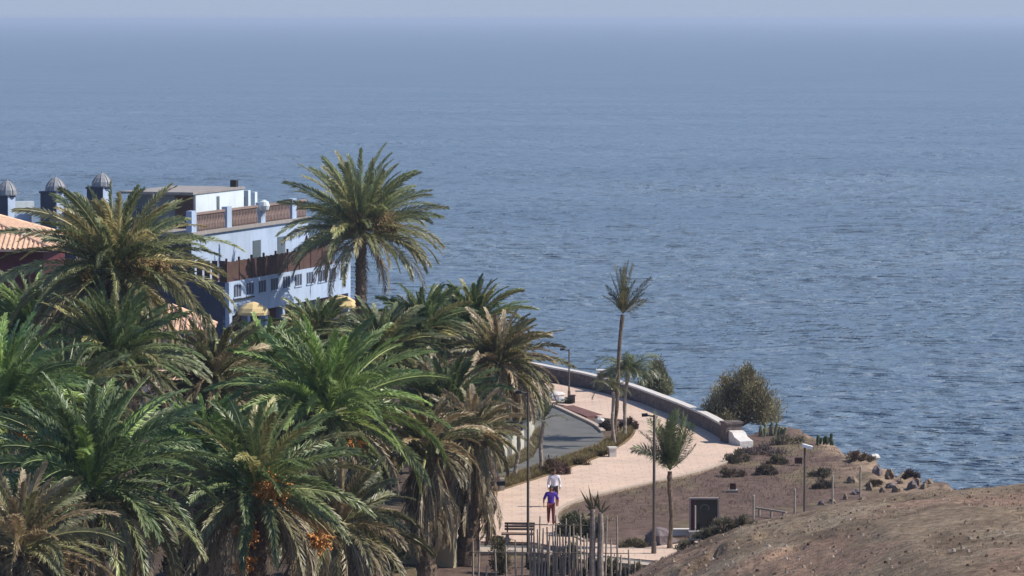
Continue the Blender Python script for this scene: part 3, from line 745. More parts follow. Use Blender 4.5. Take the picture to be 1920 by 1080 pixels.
# ------------------------------------------------------------ bushes and shrubs
def bush(name, label, cat, cx, cy, rx, ry, rz, col, n, leaf=0.09, seed=1, group=None, up=0.5, z0=0.0, lobes=7, stems=True):
    rg = np.random.default_rng(seed)
    t = thing(name, label, cat, (cx, cy, z0), group)
    lob = []
    for _ in range(lobes):
        x_ = rg.uniform(-0.8, 0.8); top_ = (1 - abs(x_) ** 1.6 * 0.75) * rg.uniform(0.45, 1.0); r_ = rg.uniform(0.18, 0.40)
        lob.append((x_, rg.uniform(-0.6, 0.6), max(top_ - r_, 0.08), r_))
    lob[0] = (rg.uniform(-.2, .2), 0, 0.4, 0.45)
    C0 = np.array([[l[0] * rx, l[1] * ry, l[2] * rz] for l in lob]); Rr = np.array([l[3] for l in lob])
    k = rg.integers(0, lobes, n)
    d = nrm(rg.normal(0, 1, (n, 3))) * (rg.uniform(0, 1, (n, 1)) ** 0.45) * rg.uniform(0.7, 1.2, (n, 1)) ** 1.5
    p = C0[k] + d * Rr[k][:, None] * np.array([rx, ry, rz])
    p[:, 2] = np.abs(p[:, 2])
    p = p + np.array([cx, cy, z0])
    g = nrm(nrm(rg.normal(0, 1, (n, 3))) * (1 - up) + UP * up + d * 0.4)
    sd_ = nrm(np.cross(g, rg.normal(0, 1, (n, 3))))
    L = leaf * rg.uniform(0.6, 1.5, (n, 1))
    V = np.stack([p - sd_ * L * 0.18, p + sd_ * L * 0.18, p + g * L + sd_ * L * 0.05, p + g * L - sd_ * L * 0.05], 1).reshape(-1, 3)
    tone = rg.uniform(0.75, 1.3, lobes)[k][:, None] * rg.uniform(0.7, 1.35, (n, 1))
    T = np.repeat(np.array(col)[None] * tone, 4, 0)
    link_mesh('foliage', V, np.arange(4 * n).reshape(n, 4), M['bush'], t, tint=np.clip(T, 0, 1))
    if stems:
        mb = MB()
        for l in C0[:8]:
            mb.tube([(cx, cy, z0 - 0.05), (cx + l[0] * .5, cy + l[1] * .5, z0 + l[2] * .6), (cx + l[0], cy + l[1], z0 + l[2] * 1.3)], [0.05 * rz ** .5, 0.03 * rz ** .5, 0.008], 5)
        mb.build('stems', M['trunk'], t)
    return t
def pbush(name, label, cat, px, py, wpx, hpx, col, n, leaf=0.09, group=None, dy=0.0, **k):
    g = G(px, py); s = F / g.y
    return bush(name, label, cat, g.x, g.y + dy, wpx / s / 2, wpx / s / 2 * 0.9, hpx / s, col, n, leaf, seed=int(px + py), group=group, **k)
gp = G(1382, 806)
pbush('large_bush', 'big rounded olive bush behind the end of the promenade wall', 'bush', 1396, 808, 158, 130, (0.24, 0.215, 0.13), 36000, 0.12, dy=3.0, lobes=22, up=0.55)
pbush('large_bush', 'grey-green bush behind the middle of the sea wall, right of the island palms', 'bush', 1232, 742, 78, 72, (0.19, 0.19, 0.11), 12000, 0.12, dy=0.8, lobes=7)
SH = 'dry shrubs on the bare dirt'
shr = [(1425, 850, 80, 26, (0.115, 0.09, 0.085), 'wide purplish dry shrub just right of the wall end'),
       (1382, 866, 46, 24, (0.105, 0.09, 0.065), 'dark shrub at the promenade kerb corner'),
       (1430, 888, 48, 20, (0.10, 0.075, 0.06), 'low dark shrub between the kerb corner and the white-headed lamp'),
       (1460, 868, 36, 16, (0.12, 0.105, 0.07), 'small shrub behind the low dark one, near the white-headed lamp'),
       (1370, 893, 46, 16, (0.12, 0.095, 0.07), 'flat pale shrub below the promenade kerb, nearest the kerb'),
       (1605, 865, 50, 20, (0.115, 0.08, 0.055), 'rust-tinged shrub near the cliff edge left of the white stone'),
       (1545, 915, 40, 16, (0.085, 0.07, 0.055), 'dark shrub between the two thin fence posts'),
       (1545, 893, 46, 14, (0.11, 0.095, 0.07), 'olive flat shrub behind the dark one between the fence posts'),
       (1478, 832, 56, 20, (0.14, 0.125, 0.09), 'grey shrub on the point behind the white-headed lamp'),
       (1707, 900, 26, 24, (0.075, 0.06, 0.055), 'dark upright shrub on the cliff edge at the right'),
       (1640, 912, 30, 12, (0.13, 0.10, 0.07), 'small shrub among the pale cliff rocks')]
for x, y, w_, h_, c_, lb in shr:
    pbush('dry_shrub', lb, 'shrub', x, y, w_ * 1.25, h_ * 1.05, tuple(v * 1.2 for v in c_), 1700, 0.10, SH)
# cactus clumps
def cactus(label, px, py, hpx, n):
    g = G(px, py); s = F / g.y; rg = random.Random(px)
    t = thing('cactus', label, 'cactus', tuple(g), 'cacti on the point')
    for k in range(n):
        x = g.x + (k - (n - 1) / 2) * 0.13 + rg.uniform(-.05, .05); h = hpx / s * rg.uniform(0.45, 1.0); yy = g.y + rg.uniform(-.25, .25); le = rg.uniform(-0.16, 0.16)
        MB().tube([(x, yy, -0.05), (x + le * 0.5, yy, h * 0.45), (x + le, yy, h * 0.9), (x + le, yy, h)], [0.05, 0.085, 0.075, 0.025], 8).build('stem', mat_cactus if px > 1500 else mat_pale_cactus, t)
mat_pale_cactus = mat('pale_cactus_skin', (0.15, 0.165, 0.10), 0.7, 0.3, 6)
mat_cactus = mat('cactus_skin', (0.045, 0.065, 0.035), 0.7, 0.3, 6)
cactus('dark upright cactus clump on the skyline of the point', 1548, 832, 22, 7)
cactus('pale green cactus clump at the foot of the big rounded bush', 1446, 816, 26, 10)
# island and verge planting
VG = 'low plants on the verge'
for i, (x, y, w_, h_, c_, lb) in enumerate([
        (1180, 806, 40, 30, (0.095, 0.065, 0.055), 'dark dry shrub at the foot of the drooping island palm'),
        (1140, 806, 40, 18, (0.075, 0.06, 0.05), 'low dark shrub left of the island palm trunks'),
        (1148, 833, 36, 14, (0.11, 0.08, 0.06), 'small brown shrub at the foot of the tallest island palm'),
        (1040, 890, 60, 40, (0.10, 0.06, 0.05), 'dark reddish shrub behind the head of the person in white'),
        (1085, 872, 56, 20, (0.17, 0.135, 0.075), 'dry straw-coloured shrub right of the dark reddish shrub'),
        (1122, 856, 50, 20, (0.21, 0.17, 0.07), 'yellowish shrub on the verge nearest the kerb stone'),
        (1062, 738 + 20, 34, 12, (0.06, 0.055, 0.04), 'dark clipped plant beside the far lamp post'),
        (925, 905, 50, 14, (0.16, 0.14, 0.07), 'yellow-green verge plant beside the litter bin'),
        (925, 1016, 60, 10, (0.10, 0.09, 0.045), 'green plants at the foot of the short lamp post')]):
    pbush('verge_shrub', lb, 'shrub', x, y, w_, h_, c_, 1800, 0.09, VG)
pbush('green_hedge', 'dull green low plants in the corner of the bare bed beside the walkers', 'shrub', 1088, 1004, 96, 52, (0.085, 0.09, 0.055), 9000, 0.10, lobes=12)
pbush('ground_bush', 'olive brush growing by the pile of dirt under the hillside', 'shrub', 1190, 1026, 70, 18, (0.15, 0.13, 0.08), 2500, 0.08)
pbush('red_shrub', 'shrub with dark red blooms at the far end of the road', 'shrub', 992, 748, 32, 26, (0.22, 0.045, 0.04), 1500, 0.12)
for i, (x, w_, h_, lb) in enumerate([(1362, 70, 40, 'grey-green brush in front of the black panel'), (1395, 60, 28, 'grey brush right of the black panel on the edge of the slope'), (1330, 60, 24, 'low brush left below the black panel on the edge of the slope'), (1290, 60, 18, 'small brush on the edge of the slope nearest the brush-like palm')]):
    Yb = 96.0; X_ = GX(x, Yb)
    bush('brush', lb, 'shrub', X_, Yb, w_ / 73 / 2, 0.4, h_ / 73, (0.19, 0.165, 0.115), 2600, 0.055, seed=i + 70, group='brush beside the black panel', lobes=9, z0=float(hill_z(np.array(X_), np.array(Yb))) - 0.03)

# understory below the palm grove
ORD16 = ['first', 'second', 'third', 'fourth', 'fifth', 'sixth', 'seventh', 'eighth', 'ninth', 'tenth', 'eleventh', 'twelfth', 'thirteenth', 'fourteenth', 'fifteenth', 'sixteenth']
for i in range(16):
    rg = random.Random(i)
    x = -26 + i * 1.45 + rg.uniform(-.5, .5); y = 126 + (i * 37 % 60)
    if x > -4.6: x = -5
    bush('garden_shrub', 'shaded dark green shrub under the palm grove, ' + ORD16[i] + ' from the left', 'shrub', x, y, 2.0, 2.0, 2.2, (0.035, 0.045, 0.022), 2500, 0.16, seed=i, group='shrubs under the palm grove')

# ------------------------------------------------------------ white hotel by the sea
D = Vector((0.312, 0.950, 0)).normalized()      # along its long facade, away from the camera
N = Vector((D.y, -D.x, 0))                      # facade outward normal (towards the promenade)
AZ = math.atan2(-D.x, D.y)
def fp(O, t, n=0.0, z=0.0): return Vector((O[0], O[1], 0)) + D * t + N * n + Vector((0, 0, z))
def fbox(mb, O, t0, t1, n0, n1, z0, z1):
    c = fp(O, (t0 + t1) / 2, (n0 + n1) / 2, (z0 + z1) / 2)
    return mb.box(c, (abs(n1 - n0), abs(t1 - t0), z1 - z0), AZ)
def hotel():
    O = (-17.1, 225.0); U_ = (-19.45, 226.2)
    t = thing('hotel', 'blue-white flat-roofed hotel with stepped terraces, brown fences and small domed turrets by the sea', 'building', (O[0], O[1], 0))
    # low wing along the promenade
    fbox(MB(), O, 0, 20.8, -0.25, 0, 3.05, 5.1).build('facade', M['white'], t)
    fbox(MB(), O, 0.25, 20.7, -9, -1.6, 0, 5.0).build('lower_wing', M['maroon'], t)
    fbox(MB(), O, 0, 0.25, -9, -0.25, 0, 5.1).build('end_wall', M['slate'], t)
    fbox(MB(), O, 0.25, 20.8, -1.6, -0.25, 4.85, 5.02).build('terrace_floor', M['concrete'], t)
    fbox(MB(), O, 0.4, 3.8, 0.0, 0.14, 3.95, 4.02).build('shadow_ledge', M['dark'], t)  # ledge coloured dark so that it reads as a shadow line
    for k in range(8):
        a = 0.0 + k * 2.9
        fbox(MB(), O, a, a + 0.42, -0.42, 0.02, 0, 3.05).build('pillar', M['white'], t)
    for k in range(10):
        a = 0.75 + k * 2.02
        mb = MB()
        for j in range(3):
            fbox(mb, O, a + j * 0.42, a + j * 0.42 + 0.28, 0.0, 0.03, 4.15, 4.86)
        o = mb.build('window', M['slate'], t)
        fr = MB(); fbox(fr, O, a - 0.1, a + 1.2, 0.0, 0.07, 4.06, 4.145); fr.build('sill', M['white'], o)
    # brown terrace fence
    for k in range(9):
        a = -0.1 + k * 2.0
        mb = MB()
        for j in range(11):
            fbox(mb, O, a + 0.1 + j * 0.168, a + 0.1 + j * 0.168 + 0.145, -0.16, -0.11, 5.12, 6.3 + 0.015 * ((j * 7 + k * 3) % 4))
        fbox(mb, O, a, a + 0.08, -0.2, -0.08, 5.1, 6.55)
        mb.build('fence_panel', M['wood'], t)
    mb = MB()
    for k in range(6): fbox(mb, O, -0.02, 0.04, -0.6 - k * 0.5, -0.25 - k * 0.5, 5.12, 6.4)
    mb.build('fence_panel', M['wood'], t)
    # upper block
    fbox(MB(), U_, 0, 19.5, -9, 0, 5.0, 7.85).build('upper_wall', M['white'], t)
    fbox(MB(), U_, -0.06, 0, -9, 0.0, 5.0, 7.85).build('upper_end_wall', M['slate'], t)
    fbox(MB(), U_, -0.12, 19.6, -9, 0.16, 7.85, 8.05).build('cornice', M['concrete'], t)
    for k, a in enumerate((9.8, 14.0)):
        fbox(MB(), U_, a, a + 1.3, 0, 0.04, 5.1, 7.0).build('wall_shade_panel', M['greyblue'], t)  # grey-green panels standing in for palm shade on the plain wall
    for a in (0.0, 5.6, 11.2, 16.6):
        fbox(MB(), U_, a, a + 0.75, -0.35, 0.02, 8.05, 9.35).build('roof_post', M['white'], t)
    for a0, a1 in ((0.8, 5.5), (6.45, 10.9), (12.0, 16.5), (17.4, 19.4)):
        mb = MB(); n = int((a1 - a0) / 0.24)
        for j in range(n):
            q = fp(U_, a0 + (j + 0.5) * (a1 - a0) / n, -0.16, 8.05)
            mb.lathe(q, [(0.05, 0), (0.085, 0.12), (0.10, 0.4), (0.05, 0.7), (0.06, 0.95), (0.085, 1.02)], 7)
        fbox(mb, U_, a0, a1, -0.27, -0.05, 9.07, 9.2)
        mb.build('balustrade', M['wood_light'], t)
        fbox(MB(), U_, a0, a1, -0.5, -0.42, 8.05, 8.95).build('screen', M['wood'], t)
    # penthouse
    Q = tuple(fp(U_, 3.9, -1.4)[:2])
    fbox(MB(), Q, 0.08, 7.9, -4.4, 0, 8.05, 10.18).build('penthouse_wall', M['white_bright'], t)
    fbox(MB(), Q, 0, 0.08, -1.35, -0.15, 8.05, 10.1).build('penthouse_front', M['wood'], t)
    fbox(MB(), Q, 0, 0.07, -4.4, -1.35, 8.05, 10.1).build('penthouse_glazing', M['greyblue'], t)
    fbox(MB(), Q, -0.5, 7.98, -4.8, 0.07, 10.18, 10.32).build('penthouse_roof', M['concrete'], t)
    fbox(MB(), Q, 3.4, 3.8, 0, 0.04, 9.0, 9.9).build('window', M['greyblue'], t)
    ch = fbox(MB(), Q, 7.2, 7.6, -0.65, -0.25, 10.32, 10.75).build('chimney', M['dark'], t)
    # roof unit
    fbox(MB(), U_, 12.2, 13.0, -3.2, -1.8, 9.05, 9.62).build('roof_unit', M['dark'], t)
    mb = MB()
    for a, b in ((12.3, -3.1), (12.3, -1.95), (12.8, -3.1), (12.8, -1.95)): fbox(mb, U_, a, a + 0.08, b, b + 0.08, 8.05, 9.05)
    mb.build('roof_unit_legs', M['dark'], t)
    fbox(MB(), U_, 14.5, 14.9, -2.6, -2.2, 8.05, 9.95).build('vent', M['white_bright'], t)
    fbox(MB(), U_, 15.4, 15.8, -2.4, -2.1, 8.05, 9.8).build('vent', M['white_bright'], t)
    dsh = MB(); q = fp(U_, 11.4, 0.15, 8.9)
    dsh.lathe(q, [(0.02, -0.5), (0.05, -0.2), (0.30, 0.0), (0.36, 0.25), (0.28, 0.5), (0.05, 0.62)], 12)
    dsh.build('urn', M['white_bright'], t)
    # left wing with turrets
    L_ = tuple(fp(U_, 1.0, -9.0)[:2])
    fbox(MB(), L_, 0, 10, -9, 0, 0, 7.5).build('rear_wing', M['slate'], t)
    for k in range(3):
        fbox(MB(), L_, -0.05, 0, -2.4 - k * 2.6, -1.2 - k * 2.6, 4.6, 6.4).build('window', M['glass_black'], t)
    for px, ytop, yd, wd in ((6, 366, 338, 1.05), (97, 358, 332, 1.05), (184, 350, 324, 1.05)):
        Y0 = 229.0; c = P(px, ytop, Y0)
        b = MB().box((c.x, Y0, (6.5 + c.z) / 2), (wd, wd, c.z - 6.5), AZ).build('turret', M['slate'], t)
        side = Vector((c.x, Y0, 0)) + N * (wd / 2 + 0.02)
        MB().box((side.x, side.y, (6.5 + c.z) / 2), (0.05, wd * 0.98, c.z - 6.5), AZ).build('turret_side', M['white'], b)
        cc = Vector((c.x, Y0, c.z)) + D * 0.1 + N * 0.22
        h = (ytop - yd) / (F / Y0)
        MB().lathe(cc, [(0.60, -0.02), (0.62, 0.05), (0.58, h * 0.35), (0.42, h * 0.65), (0.19, h * 0.9), (0.04, h), (0.02, h * 1.12)], 12).build('dome', mat_dome, b)
        ribs = MB()
        for k in range(8):
            an = k * PI / 4
            pts = [cc + Vector((math.cos(an) * r_, math.sin(an) * r_, z_)) for r_, z_ in ((0.63, 0.05), (0.595, h * 0.35), (0.435, h * 0.65), (0.20, h * 0.9))]
            ribs.tube(pts, 0.022, 4)
        ribs.build('dome_ribs', M['concrete'], b)
        crn = MB().box((c.x, Y0, c.z - 0.06), (wd + 0.12, wd + 0.12, 0.12), AZ).build('turret_cap', M['slate'], b)
    c0 = P(24, 400, 230); c1 = P(62, 378, 230)
    MB().box(((c0.x + c1.x) / 2, 230.4, (c0.z + c1.z) / 2), (c1.x - c0.x, 0.3, c1.z - c0.z), 0.5).build('roof_parapet', M['white_bright'], t)
    c0 = P(24, 425, 229); c1 = P(60, 402, 229)
    MB().box(((c0.x + c1.x) / 2, 229.6, (c0.z + c1.z) / 2), (c1.x - c0.x, 0.3, c1.z - c0.z), 0.5).build('roof_parapet', M['white'], t)
    c0 = P(112, 440, 230); c1 = P(255, 395, 230)
    MB().box(((c0.x + c1.x) / 2, 231.5, (c0.z + c1.z) / 2), (c1.x - c0.x, 2.5, c1.z - c0.z), 0).build('rear_block', M['slate'], t)
mat_dome = mat('pale_dome_glass', (0.22, 0.24, 0.27), 0.6, 0.2, 4, spec=0.6)
hotel()
# market parasols in front of the facade
def parasol(label, px, ytop, Y, rpx, mt=None, closed=False):
    c = P(px, ytop, Y); r = rpx / (F / Y)
    t = thing('parasol', label, 'parasol', (c.x, Y, 0), None)
    MB().tube([(c.x, Y, 0), (c.x, Y, c.z - 0.05)], 0.03, 6).build('pole', M['wood'], t)
    if closed: prof = [(r * 0.5, -1.5), (r, -1.2), (r * 0.8, -0.6), (0.06, -0.1), (0.02, 0)]
    else: prof = [(r, -0.78), (r * 1.02, -0.62), (r * 0.85, -0.36), (r * 0.5, -0.12), (0.08, 0.0)]
    MB().lathe((c.x, Y, c.z), prof, 8).build('canopy', mt or M['tan_cloth'], t)
parasol('sand-coloured round parasol below the left part of the hotel facade', 475, 566, 226, 30)
parasol('larger sand-coloured round parasol beside the trunk of the tall clear-standing palm', 638, 553, 235, 33)
def tparasol(label, t_, n_, px_r):
    O = (-17.1, 225.0); c = fp(O, t_, n_, 5.0)
    t = thing('parasol', label, 'parasol', tuple(c), 'closed parasols on the hotel terrace')
    MB().tube([c, c + Vector((0, 0, 2.2))], 0.03, 6).build('pole', M['pole_pale'], t)
    MB().lathe(c + Vector((0, 0, 2.1)), [(0.10, -1.5), (0.22, -1.3), (0.2, -0.7), (0.05, 0)], 8).build('canopy', M['maroon'], t)
for a, w_ in ((15.2, 'left'), (18.0, 'right')): tparasol(w_ + ' of the two closed dark red parasols on the hotel terrace', a, -0.9, 0)

def hip_roof(name, label, cx, cy, hx_, hy_, ez, az_, wallm, rz=0.0, body=True, pillars=()):
    t = thing(name, label, 'building', (cx, cy, 0))
    mb = MB(); ro = max(hx_ - hy_, 0) * 0.8
    e = [(cx - hx_, cy - hy_, ez), (cx + hx_, cy - hy_, ez), (cx + hx_, cy + hy_, ez), (cx - hx_, cy + hy_, ez)]
    r1 = (cx - ro, cy, az_); r2 = (cx + ro, cy, az_)
    V = e + [r1, r2] + [(x, y, z - 0.14) for x, y, z in e]
    mb.add(V, [[0, 1, 5, 4], [1, 2, 5], [2, 3, 4, 5], [3, 0, 4], [0, 6, 7, 1], [1, 7, 8, 2], [2, 8, 9, 3], [3, 9, 6, 0], [9, 8, 7, 6]])
    # rows of barrel tiles running down the slopes
    def rows(a, b, c, d):   # eave a->b, ridge d->c
        a, b, c, d = map(Vector, (a, b, c, d)); L = (b - a).length; n = int(L / 0.28)
        for k in range(n):
            f = (k + 0.5) / n; p = a.lerp(b, f)
            rr_ = (c - d).length; top = None
            # straight up the slope until it meets ridge or hip
            ad = (b - a).normalized(); s0 = (p - a).dot(ad); sd0 = (d - a).dot(ad); sc0 = (c - a).dot(ad)
            up = ((d - a) - ad * sd0)
            g = 1.0
            if s0 < sd0: g = s0 / max(sd0, 1e-3)
            elif s0 > sc0: g = (L - s0) / max(L - sc0, 1e-3)
            q = p + up * g
            if g > 0.05: mb.tube([p + Vector((0, 0, 0.02)), q + Vector((0, 0, 0.02))], 0.075, 5, False)
    rows(e[0], e[1], r2, r1); rows(e[1], e[2], r2, r2); rows(e[2], e[3], r1, r2); rows(e[3], e[0], r1, r1)
    for a in e: 
        q = Vector(r1 if a[0] < cx else r2); mb.tube([Vector(a) + Vector((0, 0, .05)), q + Vector((0, 0, .05))], 0.11, 6, False)
    mb.build('roof', M['tile'], t)
    if body: MB().box((cx, cy, (ez - 0.14) / 2), (hx_ * 2 - 1.1, hy_ * 2 - 1.1, ez - 0.14)).build('wall', wallm, t)
    for px_, py_, pr in pillars:
        MB().box((px_, py_, (ez - 0.14) / 2), (pr, pr, ez - 0.14)).build('pillar', M['cream'], t)
    return t
t = hip_roof('roofed_house', 'maroon-walled house with a terracotta hip roof at the left edge of the photo', -32.3, 208, 7.3, 5.5, 8.5, 10.6, M['maroon'], pillars=())
for k in range(3): MB().box((-31 + k * 2.4, 202.9, 5.2), (0.9, 0.1, 1.6)).build('window', M['glass_black'], t)
MB().box((-26.5, 202.6, 4.9), (0.9, 0.3, 1.5)).build('bay', M['cream'], t)
hip_roof('pavilion', 'small cream-pillared pavilion with a pointed terracotta roof among the palms', -18.35, 200.5, 2.25, 2.2, 4.4, 5.55, M['maroon'], body=False, pillars=((-17.25, 199.2, 0.26), (-18.6, 199.2, 0.26), (-19.8, 199.2, 0.26), (-17.25, 202, 0.26), (-19.8, 202, 0.26)))
t = thing('garden_house', 'cream and maroon garden house glimpsed between palm fronds under the white-armed lamp', 'building', (-15.3, 178, 0))
MB().box((-15.3, 180.2, 1.8), (3.8, 3.6, 3.6)).build('wall', M['maroon'], t)
MB().box((-15.3, 179.8, 3.72), (4.4, 5.0, 0.2)).build('roof', M['tile'], t)
for x in (-17.1, -16.2, -15.3, -14.2, -13.6): MB().box((x, 177.8, 1.8), (0.24, 0.24, 3.6)).build('pillar', M['cream'], t)
MB().box((-16.3, 178.2, 2.9), (1.0, 0.06, 0.95)).build('blind', M['cream'], t)
MB().box((-15.3, 177.8, 1.0), (3.7, 0.2, 0.9)).build('parapet', M['cream'], t)

# ------------------------------------------------------------ garden wall and gate by the road
def line_wall(name, label, pxs, h, thick, m, group=None, cat='wall'):
    ln = [G(x, y) for x, y in pxs]
    t = thing(name, label, cat, tuple(ln[0]), group)
    o = strip('wall_base', ln, thick, -0.05, h, m, -1); o.parent = t; o.location = -t.location
    return t, ln
t, ln = line_wall('garden_wall', 'pale low garden wall with slatted dark railing left of the road', [(880, 880), (903, 873), (950, 859), (985, 838), (1002, 806), (1000, 780)], 0.85, 0.25, M['greenwall'])
for i in range(3):
    a, b = ln[i], ln[i + 1]; n = int((b - a).length / 0.16); mb = MB()
    for k in range(n):
        p = a.lerp(b, (k + 0.5) / n); mb.box((p.x - 0.1, p.y + 0.05, 1.25), (0.09, 0.04, 0.8))
    mb.tube([a + Vector((-.1, .05, 1.6)), b + Vector((-.1, .05, 1.6))], 0.03, 4)
    mb.build('railing', M['slate'], t)
for x, y in ((905, 873), (955, 858), (984, 839)):
    g = G(x, y); MB().box((g.x, g.y + 0.05, 0.92), (0.26, 0.3, 1.84)).build('gate_post', M['coping'], t)
g = G(955, 858); MB().box((g.x, g.y + 0.3, 1.93), (1.6, 0.9, 0.14)).build('gate_canopy', M['dark'], t)
t, ln = line_wall('garden_wall', 'sandy-coloured wall showing through the dry fronds at the bottom centre', [(610, 1045), (700, 1052), (770, 1058), (850, 1064)], 1.5, 0.3, mat('sand_wall', (0.36, 0.31, 0.20), 0.9, 0.25, 1.0))
t2 = thing('picket_fence', 'small pale picket fence beside the sandy wall at the bottom centre', 'fence', tuple(G(640, 1062)))
mb = MB()
for k in range(7):
    g = G(632 + k * 5.5, 1062); mb.box((g.x, g.y, 0.85), (0.05, 0.04, 1.7))
g0 = G(630, 1062); g1 = G(668, 1062)
mb.tube([g0 + Vector((0, .03, 1.5)), g1 + Vector((0, .03, 1.5))], 0.025, 4); mb.build('pickets', M['coping'], t2)

# ------------------------------------------------------------ street lamps
def lamp(label, base, ytop, r0, arm=None, style='arm', m='pole', z=0.0):
    g = G(base[0], base[1], z); s = F / g.y; top = P(base[0], ytop, g.y)
    t = thing('street_lamp', label, 'street lamp', tuple(g), 'street lamps')
    H = top.z
    MB().tube([(g.x, g.y, z - 0.1), (g.x, g.y, z + 0.5), (g.x, g.y, z + 0.52), (g.x, g.y, H)], [r0 * 1.7, r0 * 1.6, r0, r0 * 0.8], 8).build('pole', M[m], t)
    if style == 'arm':
        ax = arm / s
        MB().tube([(g.x, g.y, H - 0.06), (g.x + ax * 0.5, g.y, H - 0.02), (g.x + ax * 0.6, g.y, H)], 0.035, 6).build('arm', M[m], t)
        sg = 1 if arm > 0 else -1
        MB().box((g.x + ax * 0.82, g.y, H + 0.0), (abs(ax) * 0.5, 0.3, 0.11), 0, 0, 0.06 * sg).build('lamp_head', M['dark'] if m != 'pole_pale' else M['lampwhite'], t)
    elif style == 'double':
        MB().box((g.x - 0.27, g.y, H - 0.02), (0.55, 0.3, 0.13), 0, 0, 0.25).build('lamp_head', M['dark'], t)
        MB().box((g.x + 0.38, g.y, H - 0.05), (0.6, 0.3, 0.17), 0, 0, -0.04).build('lamp_head', M['dark'], t)
    elif style == 'white':
        MB().box((g.x + 0.1, g.y, H + 0.02), (0.42, 0.3, 0.12), 0, 0, 0.25).build('lamp_head', M['lampwhite'], t)
    return t
lamp('tall grey lamp post with dark left-pointing head beside the brush-like palm', (1226, 1040), 778, 0.062, -22)
lamp('thin lamp post with small white head on the bare dirt', (1508, 1010), 838, 0.05, None, 'white', 'pole')
lamp('tall dark lamp post in front of the bench, its head hidden in the palms', (990, 1062), 735, 0.055, -22)
lamp('short dark lamp post with a double flat head next to the skirted palm trunk', (916, 1010), 904, 0.055, None, 'double')
lamp('slim lamp post behind the litter bin at the edge of the road', (922, 908), 740, 0.04, -18)
lamp('far thin lamp post in front of the sea wall', (1067, 750), 655, 0.05, -16, m='pole')
lamp('grey lamp with a white arm pointing left over the garden house', (342, 985), 728, 0.05, -48, m='pole_pale')

# ------------------------------------------------------------ bench, bin, small things
g = G(957, 1021)
t = thing('bench', 'brown plank bench with concrete legs facing the camera on the promenade', 'bench', (g.x + 0.6, g.y, 0))
bx0 = GX(940, g.y); bx1 = GX(1002, g.y); cx = (bx0 + bx1) / 2; W_ = bx1 - bx0
mb = MB()
for k in range(4): mb.box((cx, g.y - 0.22 + k * 0.13, 0.44), (W_, 0.11, 0.05), -0.06)
mb.build('seat', M['bench_wood'], t)
mb = MB()
for k in range(3): mb.box((cx + 0.08, g.y + 0.30 + k * 0.03, 0.58 + k * 0.11), (W_ * 0.93, 0.04, 0.09), -0.06)
mb.build('backrest', M['bench_wood'], t)
for sx in (-0.32, 0.32):
    MB().box((cx + sx * W_, g.y, 0.2), (0.14, 0.45, 0.42)).build('leg', M['concrete'], t)
    MB().box((cx + sx * W_, g.y + 0.29, 0.55), (0.06, 0.05, 0.6), 0, -0.1).build('back_support', M['dark'], t)
g = G(928, 922)
t = thing('litter_bin', 'dark litter bin with a pale side standing on the verge', 'bin', tuple(g))
MB().lathe(g, [(0.17, 0), (0.2, 0.05), (0.22, 0.7), (0.19, 0.74)], 10).build('bin_body', M['rusty'], t)
MB().box((g.x + 0.32, g.y + 0.1, 0.3), (0.2, 0.2, 0.6)).build('side_box', M['greenwall'], t)
MB().tube([(g.x, g.y, 0.72), (g.x, g.y, 0.9)], [0.2, 0.12], 10).build('bin_lid', M['dark'], t)
g = G(1148, 858)
t = thing('kerb_stone', 'pale stone bollard at the corner of the grassy verge', 'bollard', tuple(g))
MB().box((g.x, g.y, 0.22), (0.34, 0.36, 0.46), 0.2).build('shaft', M['coping'], t)
MB().box((g.x, g.y, 0.48), (0.42, 0.44, 0.08), 0.2).build('cap', M['coping'], t)
g = G(1125, 795); tag(MB().rock((g.x, g.y, 0.12), (0.25, 0.25, 0.25), 4).build('painted_stone', M['plaster_chunk'], loc=tuple(g)), 'white painted stone at the tip of the road kerb', 'stone')
for x, y, w_, lb in ((1043, 752, 0.55, 'big white boulder at the end of the road, left of the brown box'), (1054, 757, 0.4, 'smaller white boulder touching the big one at the end of the road')):
    g = G(x, y); tag(MB().rock((g.x, g.y, w_ * 0.4), (w_, 0.4, w_ * 0.6), x).build('white_boulder', M['plaster_chunk'], loc=tuple(g)), lb, 'boulder')
g = G(1072, 757)
t = thing('planter_box', 'square brown box at the foot of the far thin lamp post', 'box', tuple(g))
MB().box((g.x, g.y, 0.22), (0.36, 0.36, 0.44)).build('box_body', M['stone'], t); MB().box((g.x, g.y, 0.46), (0.42, 0.42, 0.05)).build('box_rim', M['wood'], t)
for x, y, wd, lb in ((1374, 921, 0.26, 'dark boxy ground light on a pale slab in the middle of the bare dirt'), (1497, 872, 0.34, 'wide dark boxy ground light left of the white-headed lamp post')):
    g = G(x, y)
    t = thing('ground_light', lb, 'light box', tuple(g), 'boxy lights on the dirt')
    MB().box((g.x, g.y, 0.22), (wd, 0.25, 0.28)).build('light_body', M['rusty'], t)
    if x < 1400: MB().box((g.x, g.y - 0.05, 0.03), (0.44, 0.5, 0.1)).build('slab', M['concrete'], t)
